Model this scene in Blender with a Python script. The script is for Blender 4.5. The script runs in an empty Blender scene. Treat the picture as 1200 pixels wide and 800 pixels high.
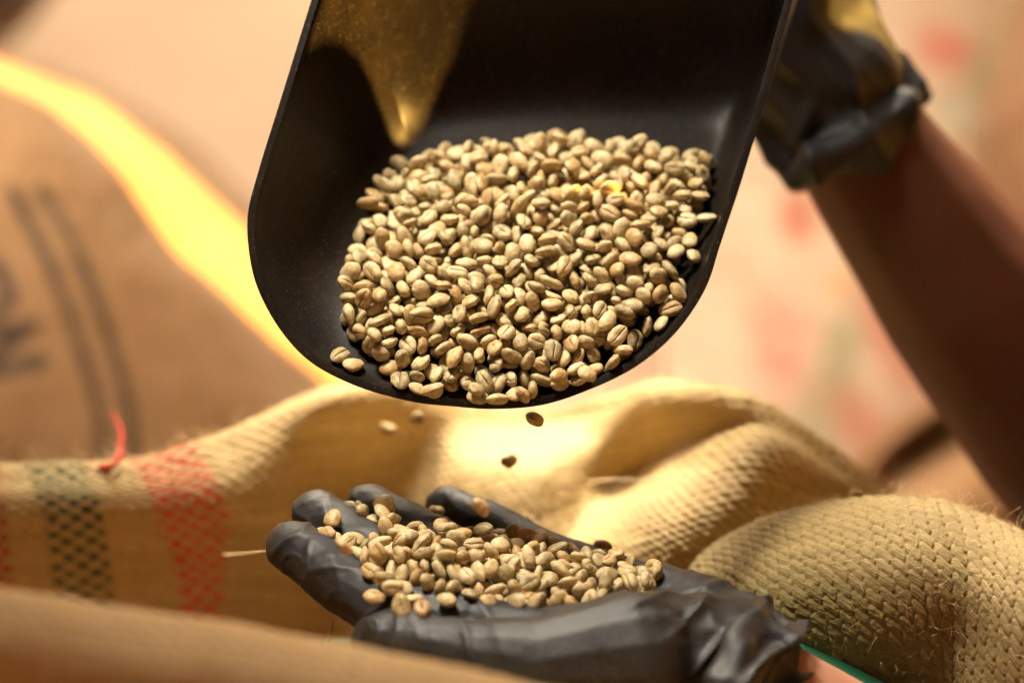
import bpy, bmesh, math, random
import numpy as np
from mathutils import Vector, Matrix, Quaternion
rnd = random.Random(7)
S = bpy.context.scene
COL = S.collection

# ---------------------------------------------------------------- camera
FPX = 85 / 36 * 1200
PIT = math.radians(35)
FW = np.array([0, math.cos(PIT), -math.sin(PIT)])
RT = np.array([1.0, 0, 0])
UP = np.cross(RT, FW)
CAM = np.array([0, 0, 0.95]) - 0.95 * FW
cd = bpy.data.cameras.new('camera')
cam = bpy.data.objects.new('camera', cd); COL.objects.link(cam)
cam.location = CAM
cam.rotation_euler = (math.pi / 2 - PIT, 0, 0)
cd.lens = 85; cd.sensor_width = 36
cd.clip_start = 0.02; cd.clip_end = 200
cd.dof.use_dof = True; cd.dof.focus_distance = 0.948; cd.dof.aperture_fstop = 3.4
S.camera = cam

def W(x, y, d):
    """point at photo pixel (1200x800) and distance d along the view axis"""
    return CAM + d * FW + (x - 600) / FPX * d * RT - (y - 400) / FPX * d * UP

# ---------------------------------------------------------------- world, sun, lamps, exposure
SUN_DIR = np.array([0.62, -0.10, 0.78]); SUN_DIR = SUN_DIR / np.linalg.norm(SUN_DIR)   # towards the sun
w = bpy.data.worlds.new('World'); S.world = w; w.use_nodes = True
nt = w.node_tree
sky = nt.nodes.new('ShaderNodeTexSky'); sky.sky_type = 'NISHITA'; sky.sun_disc = False
sky.sun_elevation = math.asin(SUN_DIR[2]); sky.sun_rotation = math.atan2(SUN_DIR[0], SUN_DIR[1])
sky.dust_density = 4; sky.air_density = 1.0
bg = nt.nodes['Background']; nt.links.new(sky.outputs[0], bg.inputs[0]); bg.inputs[1].default_value = 0.012
sl = bpy.data.lights.new('sun', 'SUN'); sl.energy = 14.0; sl.angle = math.radians(0.3); sl.color = (1.0, 0.56, 0.12)
so = bpy.data.objects.new('sun', sl); COL.objects.link(so)
so.rotation_euler = Vector(-SUN_DIR).to_track_quat('-Z', 'Y').to_euler()

def area(name, loc, target, sx, sy, power, col, spread=180):
    l = bpy.data.lights.new(name, 'AREA'); l.shape = 'RECTANGLE'; l.size = sx; l.size_y = sy; l.energy = power; l.color = col; l.spread = math.radians(spread)
    o = bpy.data.objects.new(name, l); COL.objects.link(o); o.location = loc
    o.rotation_euler = (Vector(target) - Vector(loc)).to_track_quat('-Z', 'Y').to_euler()
    return o
area('soft_key_lamp', (-0.20, 0.24, 1.70), (0.0, 0.02, 0.92), 0.20, 0.16, 0.50, (1.0, 0.90, 0.75), 46)
area('front_fill_lamp', (-0.5, -1.0, 1.7), (0.0, 0.0, 0.9), 0.8, 0.6, 0.20, (0.92, 0.95, 1.0), 180)
area('back_lamp', (0.02, 0.80, 1.50), (0.10, 0.24, 0.88), 0.45, 0.22, 2.3, (1.0, 0.86, 0.64), 40)
area('background_fill', (0.15, 2.6, 1.6), (0.15, 2.1, 0.0), 2.2, 0.7, 12.5, (1.0, 0.84, 0.66), 140)  # added unseen light that lifts the ground and far sacks to cream
area('left_sack_fill', (-0.60, 0.30, 1.66), (-0.40, 0.64, 0.84), 0.35, 0.3, 0.75, (1.0, 0.86, 0.68), 44)  # added unseen light, brightens the brown sack from above
area('right_sack_fill', (0.20, 0.35, 1.66), (0.20, 0.95, 0.36), 0.4, 0.3, 0.46, (1.0, 0.86, 0.72), 40)  # added unseen light on the face of the pale sack
S.view_settings.view_transform = 'Standard'; S.view_settings.look = 'None'
S.view_settings.exposure = 1.58; S.view_settings.gamma = 1
S.cycles.use_denoising = True
S.cycles.max_bounces = 6; S.cycles.diffuse_bounces = 3; S.cycles.glossy_bounces = 3

# ---------------------------------------------------------------- helpers
def tag(o, label=None, cat=None, group=None, kind=None):
    if label: o['label'] = label
    if cat: o['category'] = cat
    if group: o['group'] = group
    if kind: o['kind'] = kind
    return o

def empty(name, loc):
    o = bpy.data.objects.new(name, None); COL.objects.link(o); o.location = Vector(loc); o.empty_display_size = 0.02
    return o

def mesh_obj(name, V, Fc, mat, parent=None, smooth=True):
    me = bpy.data.meshes.new(name)
    V = np.asarray(V, float)
    if parent is not None: V = V - np.array(parent.location)
    me.from_pydata(V.tolist(), [], [tuple(int(i) for i in f) for f in Fc]); me.update()
    if smooth: me.polygons.foreach_set('use_smooth', [True] * len(me.polygons))
    if mat: me.materials.append(mat)
    o = bpy.data.objects.new(name, me); COL.objects.link(o)
    if parent is not None: o.parent = parent
    return o

def grid_faces(n, m, closed_u=False, off=0):
    a = np.arange(n * m).reshape(n, m) + off
    if closed_u: a = np.vstack([a, a[:1]])
    q = np.stack([a[:-1, :-1], a[1:, :-1], a[1:, 1:], a[:-1, 1:]], -1).reshape(-1, 4)
    return q

def catmull(P, n):
    """P: (k, ...) control points -> n samples, natural parameter"""
    k = len(P); P = np.concatenate([[2 * P[0] - P[1]], P, [2 * P[-1] - P[-2]]])
    t = np.linspace(0, k - 1, n); i = np.minimum(t.astype(int), k - 2); f = (t - i).reshape((-1,) + (1,) * (P.ndim - 1))
    a, b, c, d = P[i], P[i + 1], P[i + 2], P[i + 3]
    return 0.5 * (2 * b + (c - a) * f + (2 * a - 5 * b + 4 * c - d) * f ** 2 + (3 * b - a - 3 * c + d) * f ** 3)

def hashn(ix, iy, iz, seed):
    h = (ix * 374761393 + iy * 668265263 + iz * 2147483647 % 1000003 * 97 + seed * 982451653) & 0xffffffff
    h = ((h ^ (h >> 13)) * 1274126177) & 0xffffffff
    h = (h ^ (h >> 16)) & 0xffffffff
    return h / 4294967295.0

def vnoise(P, scale, seed=0):
    """smooth value noise in -1..1 at points P (n,3)"""
    Q = np.asarray(P) * scale; I = np.floor(Q).astype(np.int64); f = Q - I; f = f * f * (3 - 2 * f)
    r = 0
    for dx in (0, 1):
        for dy in (0, 1):
            for dz in (0, 1):
                wgt = (f[..., 0] if dx else 1 - f[..., 0]) * (f[..., 1] if dy else 1 - f[..., 1]) * (f[..., 2] if dz else 1 - f[..., 2])
                r = r + wgt * hashn(I[..., 0] + dx + 5000, I[..., 1] + dy + 5000, I[..., 2] + dz + 5000, seed)
    return r * 2 - 1

class NT:
    def __init__(s, name):
        s.m = bpy.data.materials.new(name); s.m.use_nodes = True; s.t = s.m.node_tree; s.b = s.t.nodes['Principled BSDF']
    def n(s, typ, **kw):
        x = s.t.nodes.new(typ)
        for k, v in kw.items():
            if k[0] == '_': x.inputs[k[1:].replace('_', ' ')].default_value = v
            else: setattr(x, k, v)
        return x
    def l(s, a, b): s.t.links.new(a, b)
    def ramp(s, fac, stops):
        r = s.n('ShaderNodeValToRGB'); s.l(fac, r.inputs[0]); e = r.color_ramp.elements
        while len(e) < len(stops): e.new(0.5)
        for i, (p, c) in enumerate(stops): e[i].position = p; e[i].color = tuple(c) + (1,) if len(c) == 3 else c
        return r.outputs[0]
    def noise(s, scale, detail=4, rough=0.6, vec=None):
        x = s.n('ShaderNodeTexNoise'); x.inputs['Scale'].default_value = scale; x.inputs['Detail'].default_value = detail; x.inputs['Roughness'].default_value = rough
        if vec is not None: s.l(vec, x.inputs['Vector'])
        return x.outputs['Fac']
    def mix(s, fac, a, b, mode='MIX'):
        x = s.n('ShaderNodeMix', data_type='RGBA', blend_type=mode)
        for sock, v in ((0, fac), (6, a), (7, b)):
            if hasattr(v, 'is_output'): s.l(v, x.inputs[sock])
            elif sock == 0: x.inputs[0].default_value = v
            else: x.inputs[sock].default_value = tuple(v) + (1,)
        return x.outputs[2]
    def bump(s, h, strength, dist, prev=None):
        x = s.n('ShaderNodeBump'); x.inputs['Strength'].default_value = strength; x.inputs['Distance'].default_value = dist
        s.l(h, x.inputs['Height'])
        if prev is not None: s.l(prev, x.inputs['Normal'])
        return x.outputs[0]
    def obj(s):
        return s.n('ShaderNodeTexCoord').outputs['Object']

# ---------------------------------------------------------------- materials
def mat_bean():
    M = NT('green_coffee_bean')
    tc = M.obj()
    oi = M.n('ShaderNodeObjectInfo'); at = M.n('ShaderNodeAttribute', attribute_name='tint')
    sx = M.n('ShaderNodeSeparateColor'); M.l(oi.outputs['Color'], sx.inputs[0])
    ad = M.n('ShaderNodeMath', operation='ADD'); M.l(sx.outputs[0], ad.inputs[0]); M.l(at.outputs['Fac'], ad.inputs[1])
    fr = M.n('ShaderNodeMath', operation='FRACT'); M.l(ad.outputs[0], fr.inputs[0])
    vm = M.n('ShaderNodeVectorMath', operation='ADD'); M.l(tc, vm.inputs[0]); M.l(fr.outputs[0], vm.inputs[1])
    base = M.ramp(fr.outputs[0], [(0.0, (0.20, 0.16, 0.075)), (0.30, (0.31, 0.245, 0.115)), (0.36, (0.27, 0.15, 0.045)), (0.62, (0.40, 0.26, 0.095)), (0.69, (0.39, 0.29, 0.14)), (1.0, (0.52, 0.41, 0.225))])
    n1 = M.noise(260, 5, 0.65, vm.outputs[0])
    sk = M.ramp(n1, [(0.42, (0, 0, 0)), (0.66, (1, 1, 1))])
    c = M.mix(sk, base, (0.54, 0.42, 0.22))
    n2 = M.noise(900, 3, 0.6, vm.outputs[0])
    c2 = M.mix(M.ramp(n2, [(0.36, (1, 1, 1)), (0.5, (0, 0, 0))]), c, (0.24, 0.155, 0.06))
    c3 = M.mix(0.55, c, c2)
    # darker brown along the crease
    cr = M.n('ShaderNodeAttribute', attribute_name='crease')
    c4 = M.mix(cr.outputs['Fac'], c3, (0.20, 0.12, 0.045))
    M.l(c4, M.b.inputs['Base Color'])
    M.b.inputs['Roughness'].default_value = 0.5
    M.b.inputs['Specular IOR Level'].default_value = 0.38
    M.b.inputs['Subsurface Weight'].default_value = 0.0
    b1 = M.bump(n1, 0.35, 0.0006); b2 = M.bump(n2, 0.35, 0.00025, b1)
    M.l(b2, M.b.inputs['Normal'])
    return M.m

def mat_scoop():
    M = NT('black_scoop_plastic')
    tc = M.obj()
    n = M.noise(1350, 2, 0.5, tc); big = M.noise(28, 4, 0.6, tc)
    sp = M.ramp(n, [(0.655, (0, 0, 0)), (0.70, (1, 1, 1))])
    du = M.ramp(big, [(0.40, (0, 0, 0)), (0.72, (1, 1, 1))])
    c = M.mix(du, (0.0068, 0.0052, 0.0042), (0.0155, 0.0105, 0.0055))
    m2 = M.n('ShaderNodeMath', operation='MULTIPLY'); M.l(sp, m2.inputs[0]); m2.inputs[1].default_value = 0.5
    c = M.mix(m2.outputs[0], c, (0.17, 0.14, 0.10))
    M.l(c, M.b.inputs['Base Color'])
    M.b.inputs['Specular IOR Level'].default_value = 0.15
    rr = M.ramp(M.noise(60, 5, 0.7, tc), [(0.3, (0.30,) * 3), (0.7, (0.46,) * 3)])
    M.l(rr, M.b.inputs['Roughness'])
    M.l(M.bump(M.noise(1500, 2, 0.5, tc), 0.12, 0.0002), M.b.inputs['Normal'])
    return M.m

def mat_glove(dust=0.5, rough=0.55, spec=0.42):
    M = NT('black_nitrile_glove')
    tc = M.obj()
    n = M.noise(1400, 2, 0.6, tc); big = M.noise(22, 3, 0.6, tc)
    dd = M.ramp(big, [(0.38, (0, 0, 0)), (0.66, (1, 1, 1))])
    ff = M.ramp(n, [(0.46, (0, 0, 0)), (0.72, (1, 1, 1))])
    m2 = M.n('ShaderNodeMath', operation='MULTIPLY'); M.l(dd, m2.inputs[0]); M.l(ff, m2.inputs[1])
    m3 = M.n('ShaderNodeMath', operation='MULTIPLY'); M.l(m2.outputs[0], m3.inputs[0]); m3.inputs[1].default_value = dust
    c = M.mix(m3.outputs[0], (0.0065, 0.0068, 0.008), (0.10, 0.092, 0.078))
    M.l(c, M.b.inputs['Base Color'])
    M.b.inputs['Roughness'].default_value = rough; M.b.inputs['Specular IOR Level'].default_value = spec
    b1 = M.bump(M.noise(120, 4, 0.6, tc), 0.22, 0.0013); b1 = M.bump(M.noise(420, 3, 0.65, tc), 0.30, 0.0005, b1)
    b2 = M.bump(M.noise(2400, 2, 0.5, tc), 0.25, 0.00012, b1)
    M.l(b2, M.b.inputs['Normal'])
    return M.m

def mat_skin(name, c0, c1):
    M = NT(name); tc = M.obj()
    c = M.mix(M.noise(35, 5, 0.6, tc), c0, c1)
    M.l(c, M.b.inputs['Base Color'])
    M.b.inputs['Roughness'].default_value = 0.62
    M.b.inputs['Specular IOR Level'].default_value = 0.25
    M.b.inputs['Subsurface Weight'].default_value = 0.08; M.b.inputs['Subsurface Radius'].default_value = (0.006, 0.002, 0.001)
    M.b.inputs['Subsurface Scale'].default_value = 1.0
    vo = M.n('ShaderNodeTexVoronoi'); vo.inputs['Scale'].default_value = 900; M.l(tc, vo.inputs['Vector'])
    M.l(M.bump(vo.outputs['Distance'], 0.25, 0.0003), M.b.inputs['Normal'])
    return M.m

def mat_burlap(name, c0, c1, trans=0.3, weave=None, fibre=1.0):
    """jute: colour per fibre plus the vertex colour 'print' (rgb, printing and painted bounce) mixed by its alpha"""
    M = NT(name); tc = M.obj()
    uv = M.n('ShaderNodeUVMap'); uv.uv_map = 'cloth'
    mp = M.n('ShaderNodeMapping'); M.l(uv.outputs[0], mp.inputs['Vector']); mp.inputs['Scale'].default_value = (220, 2600, 1)
    f1 = M.noise(1.0, 3, 0.6, mp.outputs[0])
    mp2 = M.n('ShaderNodeMapping'); M.l(uv.outputs[0], mp2.inputs['Vector']); mp2.inputs['Scale'].default_value = (14, 150, 1)
    f2 = M.noise(1.0, 2, 0.6, mp2.outputs[0])
    c = M.mix(M.ramp(f2, [(0.3, (0, 0, 0)), (0.7, (1, 1, 1))]), c0, c1)
    dk = [x * 0.62 for x in c0]
    c = M.mix(M.ramp(f1, [(0.32, (1, 1, 1)), (0.55, (0, 0, 0))]), c, dk)
    pr = M.n('ShaderNodeAttribute', attribute_name='print')
    c = M.mix(pr.outputs['Alpha'], c, pr.outputs['Color'])
    M.l(c, M.b.inputs['Base Color'])
    M.b.inputs['Roughness'].default_value = 0.75
    M.b.inputs['Sheen Weight'].default_value = 0.25; M.b.inputs['Sheen Tint'].default_value = (1, 0.85, 0.6, 1)
    nb = M.bump(f1, 0.5 * fibre, 0.0006)
    if weave:
        mw = M.n('ShaderNodeMapping'); M.l(uv.outputs[0], mw.inputs['Vector']); mw.inputs['Scale'].default_value = (weave, weave, 1)
        ck = M.n('ShaderNodeTexWave'); ck.inputs['Scale'].default_value = 1; ck.inputs['Distortion'].default_value = 0.6; M.l(mw.outputs[0], ck.inputs['Vector'])
        ck2 = M.n('ShaderNodeTexWave', bands_direction='Y'); ck2.inputs['Scale'].default_value = 1; ck2.inputs['Distortion'].default_value = 0.6; M.l(mw.outputs[0], ck2.inputs['Vector'])
        mm = M.n('ShaderNodeMath', operation='MULTIPLY'); M.l(ck.outputs['Fac'], mm.inputs[0]); M.l(ck2.outputs['Fac'], mm.inputs[1])
        nb = M.bump(mm.outputs[0], 0.8, 0.001, nb)
    M.l(nb, M.b.inputs['Normal'])
    if trans > 0:
        tr = M.n('ShaderNodeBsdfTranslucent'); M.l(c, tr.inputs['Color']); M.l(nb, tr.inputs['Normal'])
        mx = M.n('ShaderNodeMixShader'); mx.inputs[0].default_value = trans
        M.l(M.b.outputs[0], mx.inputs[1]); M.l(tr.outputs[0], mx.inputs[2])
        M.l(mx.outputs[0], M.t.nodes['Material Output'].inputs['Surface'])
    return M.m

def mat_simple(name, c0, c1, scale=20, rough=0.7, bump=0.2, dist=0.002):
    M = NT(name); tc = M.obj(); n = M.noise(scale, 5, 0.6, tc)
    M.l(M.mix(M.ramp(n, [(0.3, (0, 0, 0)), (0.7, (1, 1, 1))]), c0, c1), M.b.inputs['Base Color'])
    M.b.inputs['Roughness'].default_value = rough
    M.l(M.bump(n, bump, dist), M.b.inputs['Normal'])
    return M.m

BEAN = mat_bean(); SCOOP = mat_scoop(); GLOVE = mat_glove(0.6)

# ---------------------------------------------------------------- cloth sheets
def stripe_print(V, UV):
    return np.zeros((len(V), 4))

def sheet(name, rows, nu, nv, mat, parent, relief=None, printer=None, lump=0.0, seed=0, thick=0.0):
    """rows: list of rows of (px, py, depth) control points; smooth cloth through them with true arc-length UVs"""
    C = np.array([[W(*p) for p in r] for r in rows])
    G = catmull(C, nv)                       # rows -> nv
    G = catmull(G.transpose(1, 0, 2), nu)     # (nu, nv, 3)
    if lump:
        du = np.gradient(G, axis=0); dv = np.gradient(G, axis=1)
        N = np.cross(du, dv); N /= np.linalg.norm(N, axis=-1, keepdims=True) + 1e-12
        G = G + N * (lump * (vnoise(G, 22, seed) * 0.6 + vnoise(G, 55, seed + 1) * 0.3))[..., None]
    du = np.gradient(G, axis=0); dv = np.gradient(G, axis=1)
    lu = np.linalg.norm(du, axis=-1).mean(1); lv = np.linalg.norm(dv, axis=-1)
    U = np.cumsum(lu)[:, None] + np.zeros((1, G.shape[1])); Vv = np.cumsum(lv.mean(0))[None, :] + np.zeros((G.shape[0], 1))
    N = np.cross(du, dv); N /= np.linalg.norm(N, axis=-1, keepdims=True) + 1e-12
    if (N.reshape(-1, 3) @ (-FW)).mean() < 0: N = -N
    pr = np.zeros(G.shape[:2] + (4,))
    if printer is not None: pr = printer(U, Vv, G)
    if relief is not None: G = G + N * relief(U, Vv, G)[..., None]
    o = mesh_obj(name, G.reshape(-1, 3), grid_faces(nu, nv), mat, parent)
    me = o.data
    uvl = me.uv_layers.new(name='cloth')
    vi = np.zeros(len(me.loops), np.int32); me.loops.foreach_get('vertex_index', vi)
    uvs = np.stack([U, Vv], -1).reshape(-1, 2)[vi]
    uvl.data.foreach_set('uv', uvs.ravel())
    ca = me.color_attributes.new('print', 'FLOAT_COLOR', 'POINT')
    ca.data.foreach_set('color', pr.reshape(-1).astype(float))
    if thick:
        m = o.modifiers.new('thickness', 'SOLIDIFY'); m.thickness = thick; m.offset = 0
    return o

def fibres(name, pts, nrm, n, length, mat, parent, seed, rad=0.00009):
    """loose jute hairs standing off a line of points: one mesh of thin curved three-sided tubes"""
    r = np.random.RandomState(seed); V = []; Fc = []
    for k in range(n):
        i = r.randint(len(pts)); p = np.array(pts[i]) + r.normal(0, 0.0006, 3); d = np.array(nrm[i]) * (0.4 + r.rand()) + r.normal(0, 0.8, 3)
        d /= np.linalg.norm(d); L = length * (0.3 + r.rand() ** 2 * 1.3); bend = r.normal(0, 0.8, 3)
        q = p.copy(); ns = 6; base = len(V)
        for s in range(ns):
            a = np.cross(d, [0.3, 0.5, 0.8]); a /= np.linalg.norm(a); b = np.cross(d, a); rr = rad * (1 - 0.7 * s / ns)
            for j in range(3):
                t = 2.094 * j; V.append(q + rr * (math.cos(t) * a + math.sin(t) * b))
            q = q + d * L / ns; d = d + bend * 0.35 / 1; d /= np.linalg.norm(d)
        for s in range(ns - 1):
            for j in range(3):
                Fc.append((base + s * 3 + j, base + s * 3 + (j + 1) % 3, base + s * 3 + 3 + (j + 1) % 3, base + s * 3 + 3 + j))
    o = mesh_obj(name, V, Fc, mat, parent); tag(o, kind='stuff'); return o

# ---------------------------------------------------------------- SCOOP
RIM = [(400,-110,470,172),(365,0,452,208),(331,110,436,250),(303,200,418,300),(290,255,405,345),(294,310,398,378),(308,352,400,402),(334,394,412,421),
       (368,427,436,437),(420,453,466,449),(480,470,508,459),(530,476,545,464),(580,479,583,466),(637,474,632,463),(693,455,672,452),(747,427,712,432),(793,387,750,398),
       (827,337,785,352),(843,290,803,315),(856,250,817,282),(873,197,830,248),(901,100,843,215),(929,0,852,190),(960,-110,856,168),
       (950,-180,842,152),(890,-215,790,146),(740,-225,700,146),(600,-218,590,150),(480,-200,505,158),(415,-165,478,166)]
def inv_plane(y, y0, d0, y1, d1):
    return 1 / (1 / d0 + (1 / d1 - 1 / d0) * (y - y0) / (y1 - y0))
def scoop_grid(nt_=220):
    R = np.array([W(a, b, inv_plane(b, 479, 0.945, 0, 0.972)) for a, b, c, d in RIM])
    Fl = np.array([W(c, d, inv_plane(d, 466, 0.951, 160, 1.040)) for a, b, c, d in RIM])
    def cl(P):
        P = np.concatenate([P[-3:], P, P[:4]]); k = len(P)
        full = catmull(P, (k - 1) * 40 + 1)
        full = full[3 * 40: (k - 4) * 40]
        idx = np.linspace(0, len(full), nt_, endpoint=False).astype(int); return full[idx]
    R = cl(R); Fl = cl(Fl); c = Fl.mean(0)
    # floor normal
    n = np.cross(Fl[nt_ // 4] - c, Fl[0] - c); n /= np.linalg.norm(n)
    if n[2] < 0: n = -n
    rows = []
    for s in (0.02, 0.25, 0.5, 0.7, 0.82, 0.9): rows.append(c + (Fl - c) * s)
    Pr = R - ((R - c) @ n)[:, None] * n        # rim dropped onto the floor plane
    A = c + (Fl - c) * 0.9
    M = Fl + (Pr - Fl) * 0.72
    for s in np.linspace(0, 1, 22)[1:]:
        rows.append((1 - s) ** 2 * A + 2 * s * (1 - s) * M + s * s * R)
    G = np.array(rows).transpose(1, 0, 2)
    return G, R, Fl, n, c
SG, SRIM, SFL, SN, SC = scoop_grid()
def build_scoop():
    root = empty('scoop', SFL.mean(0))
    tag(root, 'large black plastic scoop tipped forward and full of pale coffee beans', 'scoop')
    n, m = SG.shape[:2]
    V = SG.reshape(-1, 3); Fc = grid_faces(n, m, True).tolist(); Fc.append([i * m for i in range(n)])
    o = mesh_obj('bowl', V, Fc, SCOOP, root)
    bm = bmesh.new(); bm.from_mesh(o.data); bmesh.ops.recalc_face_normals(bm, faces=bm.faces)
    # inward normals must look into the bowl
    bm.faces.ensure_lookup_table(); f = bm.faces[3]
    if Vector(SN).dot(f.normal) < 0: bmesh.ops.reverse_faces(bm, faces=bm.faces)
    bm.to_mesh(o.data); bm.free()
    md = o.modifiers.new('wall', 'SOLIDIFY'); md.thickness = 0.0030; md.offset = 1; md.use_even_offset = True
    md = o.modifiers.new('edge', 'BEVEL'); md.width = 0.0009; md.segments = 3; md.limit_method = 'ANGLE'; md.angle_limit = math.radians(50)
    return root, o

def lathe_path(path, rads, nseg=20, squash=None):
    """tube along a path with a radius per point"""
    P = np.array(path, float); V = []; ns = len(P); a = None
    for i in range(ns):
        t = P[min(i + 1, ns - 1)] - P[max(i - 1, 0)]; t /= np.linalg.norm(t)
        if a is None: a = np.cross(t, [0.1, 0.2, 1.0])
        a = a - (a @ t) * t; a /= np.linalg.norm(a); b = np.cross(t, a)
        for j in range(nseg):
            th = 2 * math.pi * j / nseg; V.append(P[i] + rads[i] * (math.cos(th) * a + math.sin(th) * b))
    Fc = []
    for i in range(ns - 1):
        for j in range(nseg):
            Fc.append((i * nseg + j, i * nseg + (j + 1) % nseg, (i + 1) * nseg + (j + 1) % nseg, (i + 1) * nseg + j))
    Fc.append(list(range(nseg))[::-1]); Fc.append([(ns - 1) * nseg + j for j in range(nseg)])
    return V, Fc

# ---------------------------------------------------------------- BODIES grown from tapered limbs, then fused into one skin
def capsule_mesh(bm, a, ra, b, rb, seg=14):
    a = Vector(a); b = Vector(b); ax = b - a; L = ax.length
    if L < 1e-6: return
    q = Vector((0, 0, 1)).rotation_difference(ax)
    prof = []
    for k in range(7): th = -math.pi / 2 + k * math.pi / 12; prof.append((ra * math.cos(th), ra * math.sin(th)))
    for k in range(7): th = k * math.pi / 12; prof.append((rb * math.cos(th), L + rb * math.sin(th)))
    rings = []
    for (r, z) in prof[1:-1]:
        rings.append([bm.verts.new(a + q @ Vector((r * math.cos(2 * math.pi * j / seg), r * math.sin(2 * math.pi * j / seg), z))) for j in range(seg)])
    p0 = bm.verts.new(a + q @ Vector((0, 0, -ra))); p1 = bm.verts.new(a + q @ Vector((0, 0, L + rb)))
    for i in range(len(rings) - 1):
        for j in range(seg): bm.faces.new((rings[i][j], rings[i][(j + 1) % seg], rings[i + 1][(j + 1) % seg], rings[i + 1][j]))
    for j in range(seg):
        bm.faces.new((p0, rings[0][(j + 1) % seg], rings[0][j])); bm.faces.new((p1, rings[-1][j], rings[-1][(j + 1) % seg]))

def fuse(name, chains, voxel, smooth_it, mat, parent, post=None):
    """chains: lists of (px,py,depth,radius_mm); fused by a voxel remesh, relaxed, then `post` moves the vertices"""
    bm = bmesh.new()
    for ch in chains:
        for p, q in zip(ch[:-1], ch[1:]): capsule_mesh(bm, W(*p[:3]), p[3] / 1000, W(*q[:3]), q[3] / 1000)
    me = bpy.data.meshes.new('tmp'); bm.to_mesh(me); bm.free()
    o = bpy.data.objects.new('tmp', me); COL.objects.link(o)
    r = o.modifiers.new('r', 'REMESH'); r.mode = 'VOXEL'; r.voxel_size = voxel
    s = o.modifiers.new('s', 'SMOOTH'); s.factor = 0.5; s.iterations = smooth_it
    dg = bpy.context.evaluated_depsgraph_get(); ev = o.evaluated_get(dg); m2 = ev.to_mesh()
    V = np.zeros(len(m2.vertices) * 3); m2.vertices.foreach_get('co', V); V = V.reshape(-1, 3)
    Nn = np.zeros(len(m2.vertices) * 3); m2.vertices.foreach_get('normal', Nn); Nn = Nn.reshape(-1, 3)
    Fc = [tuple(p.vertices) for p in m2.polygons]
    ev.to_mesh_clear(); bpy.data.objects.remove(o); bpy.data.meshes.remove(me)
    if post is not None: V = post(V, Nn)
    return mesh_obj(name, V, Fc, mat, parent)

def to_px(V):
    q = V - CAM; d = q @ FW
    return 600 + FPX * (q @ RT) / d, 400 - FPX * (q @ UP) / d, d

HAND = [
    # index
    [(540,730,.916,13),(452,712,.924,12.8),(390,674,.937,11.8),(344,640,.952,10.4)],
    # middle
    [(580,706,.940,12),(490,678,.948,12),(420,637,.962,11.2),(371,602,.975,10)],
    # ring
    [(630,684,.958,12),(550,658,.966,11.5),(482,620,.978,10.4),(430,593,.990,9.4)],
    # little
    [(690,672,.975,11),(630,648,.985,10.4),(572,614,.996,9.6),(525,594,1.006,9.0)],
    # thumb
    [(740,770,.895,25),(640,782,.889,19),(545,766,.894,13.5),(490,755,.900,11.6),(446,750,.908,10.6)],
    [(490,746,.902,11),(452,744,.905,10)],
    # palm
    [(540,732,.916,12),(640,760,.908,16),(740,766,.912,23),(850,774,.910,25)],
    [(580,708,.940,11),(690,744,.933,12.5),(790,755,.93,18),(850,772,.920,24)],
    [(630,688,.958,11),(735,724,.950,12),(800,744,.94,18),(860,772,.925,24)],
    [(690,672,.975,11),(755,698,.965,14),(815,726,.948,19),(870,770,.93,22)],
    [(540,732,.916,11.5),(580,710,.940,11),(630,690,.958,11),(690,674,.975,11)],
    [(760,767,.905,24),(850,775,.91,25),(876,794,.908,24)],
    # gathered cuff
    [(860,735,.905,9),(893,742,.895,6.5),(922,748,.892,4.6)],
    [(872,716,.935,8),(904,728,.925,5.5),(932,741,.915,4.0)],
    [(932,738,.915,3.6),(926,750,.90,4.4),(896,768,.888,5.5),(876,798,.878,6.5),(866,840,.88,7)],
    [(893,735,.90,6),(870,762,.882,7),(850,800,.875,8)],
]
FOREARM = [[(868,800,.915,21),(905,832,.912,26.5),(985,884,.922,29),(1150,1000,.95,34),(1330,1130,.99,40)]]
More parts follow.
